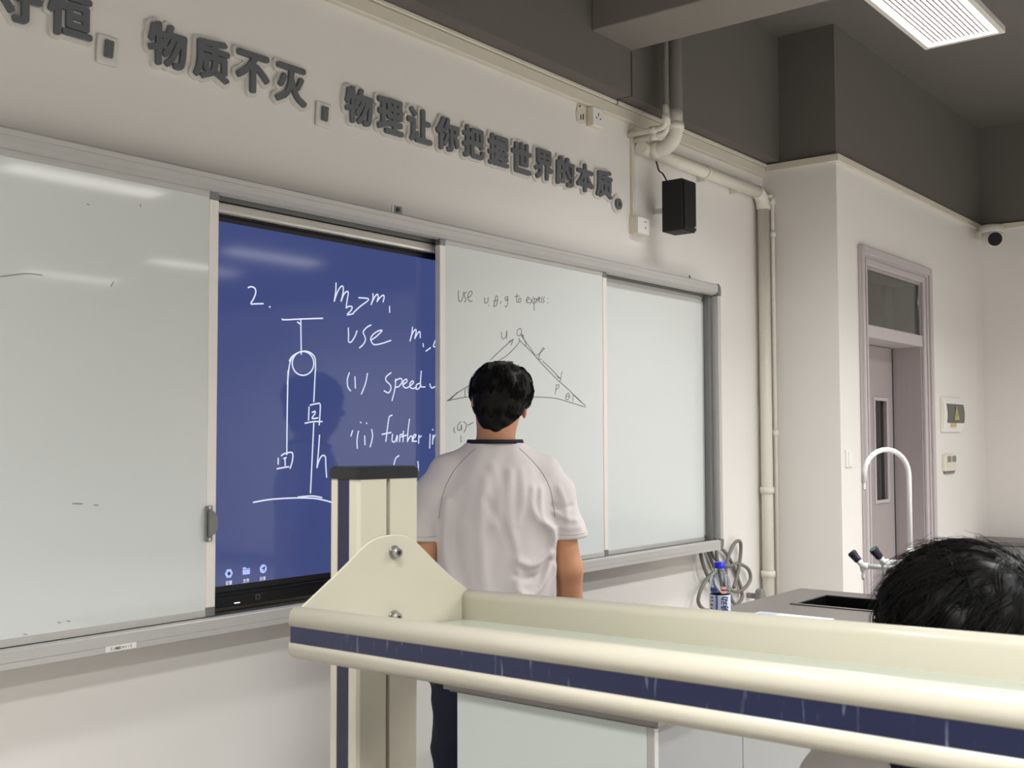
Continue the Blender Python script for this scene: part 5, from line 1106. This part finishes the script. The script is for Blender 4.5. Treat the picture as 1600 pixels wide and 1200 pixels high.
F.rings([(0.50, 0, -0.03, 0.185, 0.135), (0.70, 0, -0.045, 0.175, 0.13), (0.90, 0, -0.05, 0.180, 0.125), (1.00, 0, -0.05, 0.165, 0.10), (1.05, 0, -0.045, 0.12, 0.08), (1.085, 0, -0.04, 0.085, 0.07)], 0.02, 2.3)
for sx in (-1, 1): F.cap((sx*0.06, -0.042, 1.045), (sx*0.150, -0.036, 1.030), 0.052, 0.054, 0.02)
F.F -= (0.003*np.sin(F.ax[0][:, None, None]*33+F.ax[2][None, None, :]*52)*np.cos(F.ax[2][None, None, :]*21)).astype(np.float32)
F.F = np.maximum(F.F, F.ax[2][None, None, :]-1.078)
sh2 = F.mesh('shirt', M['trouser'], se, T2, 2)
for sx in (-1, 1):
    F = Field((min(0, sx*0.32), -0.14, 0.78), (max(0, sx*0.32), 0.12, 1.14), 0.0055)
    F.cap((sx*0.115, -0.05, 1.058), (sx*0.165, -0.035, 1.040), 0.048, 0.058, 0.03); F.cap((sx*0.165, -0.032, 1.037), (sx*0.200, 0.0, 0.86), 0.060, 0.056, 0.02)
    F.F -= (0.0028*np.sin(F.ax[0][:, None, None]*60+F.ax[2][None, None, :]*45)).astype(np.float32)
    F.F = np.maximum(F.F, 0.85-F.ax[2][None, None, :]); F.F = np.maximum(F.F, 0.128-sx*F.ax[0][:, None, None]+0*F.F+0.15*(F.ax[2][None, None, :]-1.03))
    F.mesh('sleeve', M['shirt'], sh2, T2, 2)
for sx in (-1, 1):
    MB().tube(catmull([(sx*0.066, 0.03, 1.085), (sx*0.068, -0.045, 1.092), (sx*0.068, -0.118, 1.050), (sx*0.068, -0.168, 0.98), (sx*0.068, -0.182, 0.88), (sx*0.07, -0.18, 0.75)], 4), 0.0125, 10).xf(T2).build('pale_strap', M['shirt'], sh2)
F = Field((-0.28, -0.20, 0.03), (0.28, 0.56, 0.68), 0.0075)
for sx in (-1, 1):
    F.cap((sx*0.095, -0.02, 0.56), (sx*0.132, 0.40, 0.545), 0.104, 0.080, 0.03); F.cap((sx*0.132, 0.395, 0.54), (sx*0.132, 0.38, 0.12), 0.078, 0.066, 0.03)
F.F = np.maximum(F.F, 0.08-F.ax[2][None, None, :]); F.F = np.maximum(F.F, 0.462-F.ax[2][None, None, :]-np.maximum(0, F.ax[1][None, :, None]-0.22)*8)
F.mesh('trousers', M['trouser'], se, T2, 2)
for sx in (-1, 1):
    F = Field((sx*0.135-0.08, 0.27, 0), (sx*0.135+0.08, 0.60, 0.13), 0.006)
    F.cap((sx*0.13, 0.345, 0.055), (sx*0.14, 0.51, 0.045), 0.050, 0.042, 0.02); F.cap((sx*0.13, 0.37, 0.11), (sx*0.13, 0.38, 0.06), 0.048, 0.045, 0.02)
    F.F = np.maximum(F.F, 0.001-F.ax[2][None, None, :]); F.mesh('shoe', M['shoe'], se, T2, 1)
HCc = (0.0, 0.0, 1.227); HR = (0.108, 0.122, 0.104)
F = Field((-0.15, -0.18, 1.08), (0.15, 0.18, 1.38), 0.0055)
F.ell(HCc, HR, 0.02); F.ell((0, -0.035, 1.175), (0.100, 0.078, 0.085), 0.03); F.ell((0, -0.05, 1.12), (0.065, 0.045, 0.055), 0.03)
F.ell((0, 0.125, 1.19), (0.085, 0.06, 0.085), 0.004, 'c')
F.F -= (0.004*np.sin(F.ax[0][:, None, None]*70+F.ax[2][None, None, :]*50)*np.cos(F.ax[1][None, :, None]*60-F.ax[2][None, None, :]*40)).astype(np.float32)
hr2 = F.mesh('hair', M['hair'], se, T2, 2)
rng = np.random.default_rng(11)
CRW = (0.45, -0.50, 0.75)
S2 = hair_strands(rng, HCc, (0.105, 0.119, 0.100), CRW, 330, 16, 0.100, 10, 0.009, lambda p: p[2] > 1.21 or p[1] < 0.02, 0.00075, 0.45, 0.34, 0.011, (-0.15, 0.1, 0))
S2 += hair_strands(rng, (0, -0.035, 1.178), (0.100, 0.078, 0.088), (0.1, -0.3, 1), 90, 14, 0.075, 8, 0.009, lambda p: p[1] < 0.02 and p[2] > 1.13, 0.0007, 0.9, 0.28, 0.010)
S2 += hair_strands(rng, HCc, (0.106, 0.120, 0.102), CRW, 210, 3, 0.085, 14, 0.012, lambda p: p[2] > 1.28, 0.00040, 0.35, 0.95, 0.006, (-0.2, 0.2, 0), 0.2, 0.012)
stuff(rnd_curve_mesh(S2, 'hair_strands', M['hair'], hr2, T2))
# stool under the seated student
sq = T2 @ Vector((0, -0.0, 0))
t = thing('lab_stool', 'round laboratory stool carrying the seated person', 'stool', (sq.x, sq.y, 0))
MB().lathe([(0.0, 0.432), (0.155, 0.432), (0.165, 0.440), (0.165, 0.455), (0.155, 0.462), (0.0, 0.462)], (sq.x, sq.y, 0)).build('seat', M['bench'], t)
for k in range(4):
    a = PI/4+PI/2*k; MB().cyl((sq.x+0.12*math.cos(a), sq.y+0.12*math.sin(a), 0.432), (sq.x+0.17*math.cos(a), sq.y+0.17*math.sin(a), 0.0), 0.012, 10).build('leg', M['steel'], t)
MB().tube([(sq.x+0.158*math.cos(2*PI*k/32), sq.y+0.158*math.sin(2*PI*k/32), 0.14) for k in range(33)], 0.008, 8, caps=False).build('foot_ring', M['steel'], t)
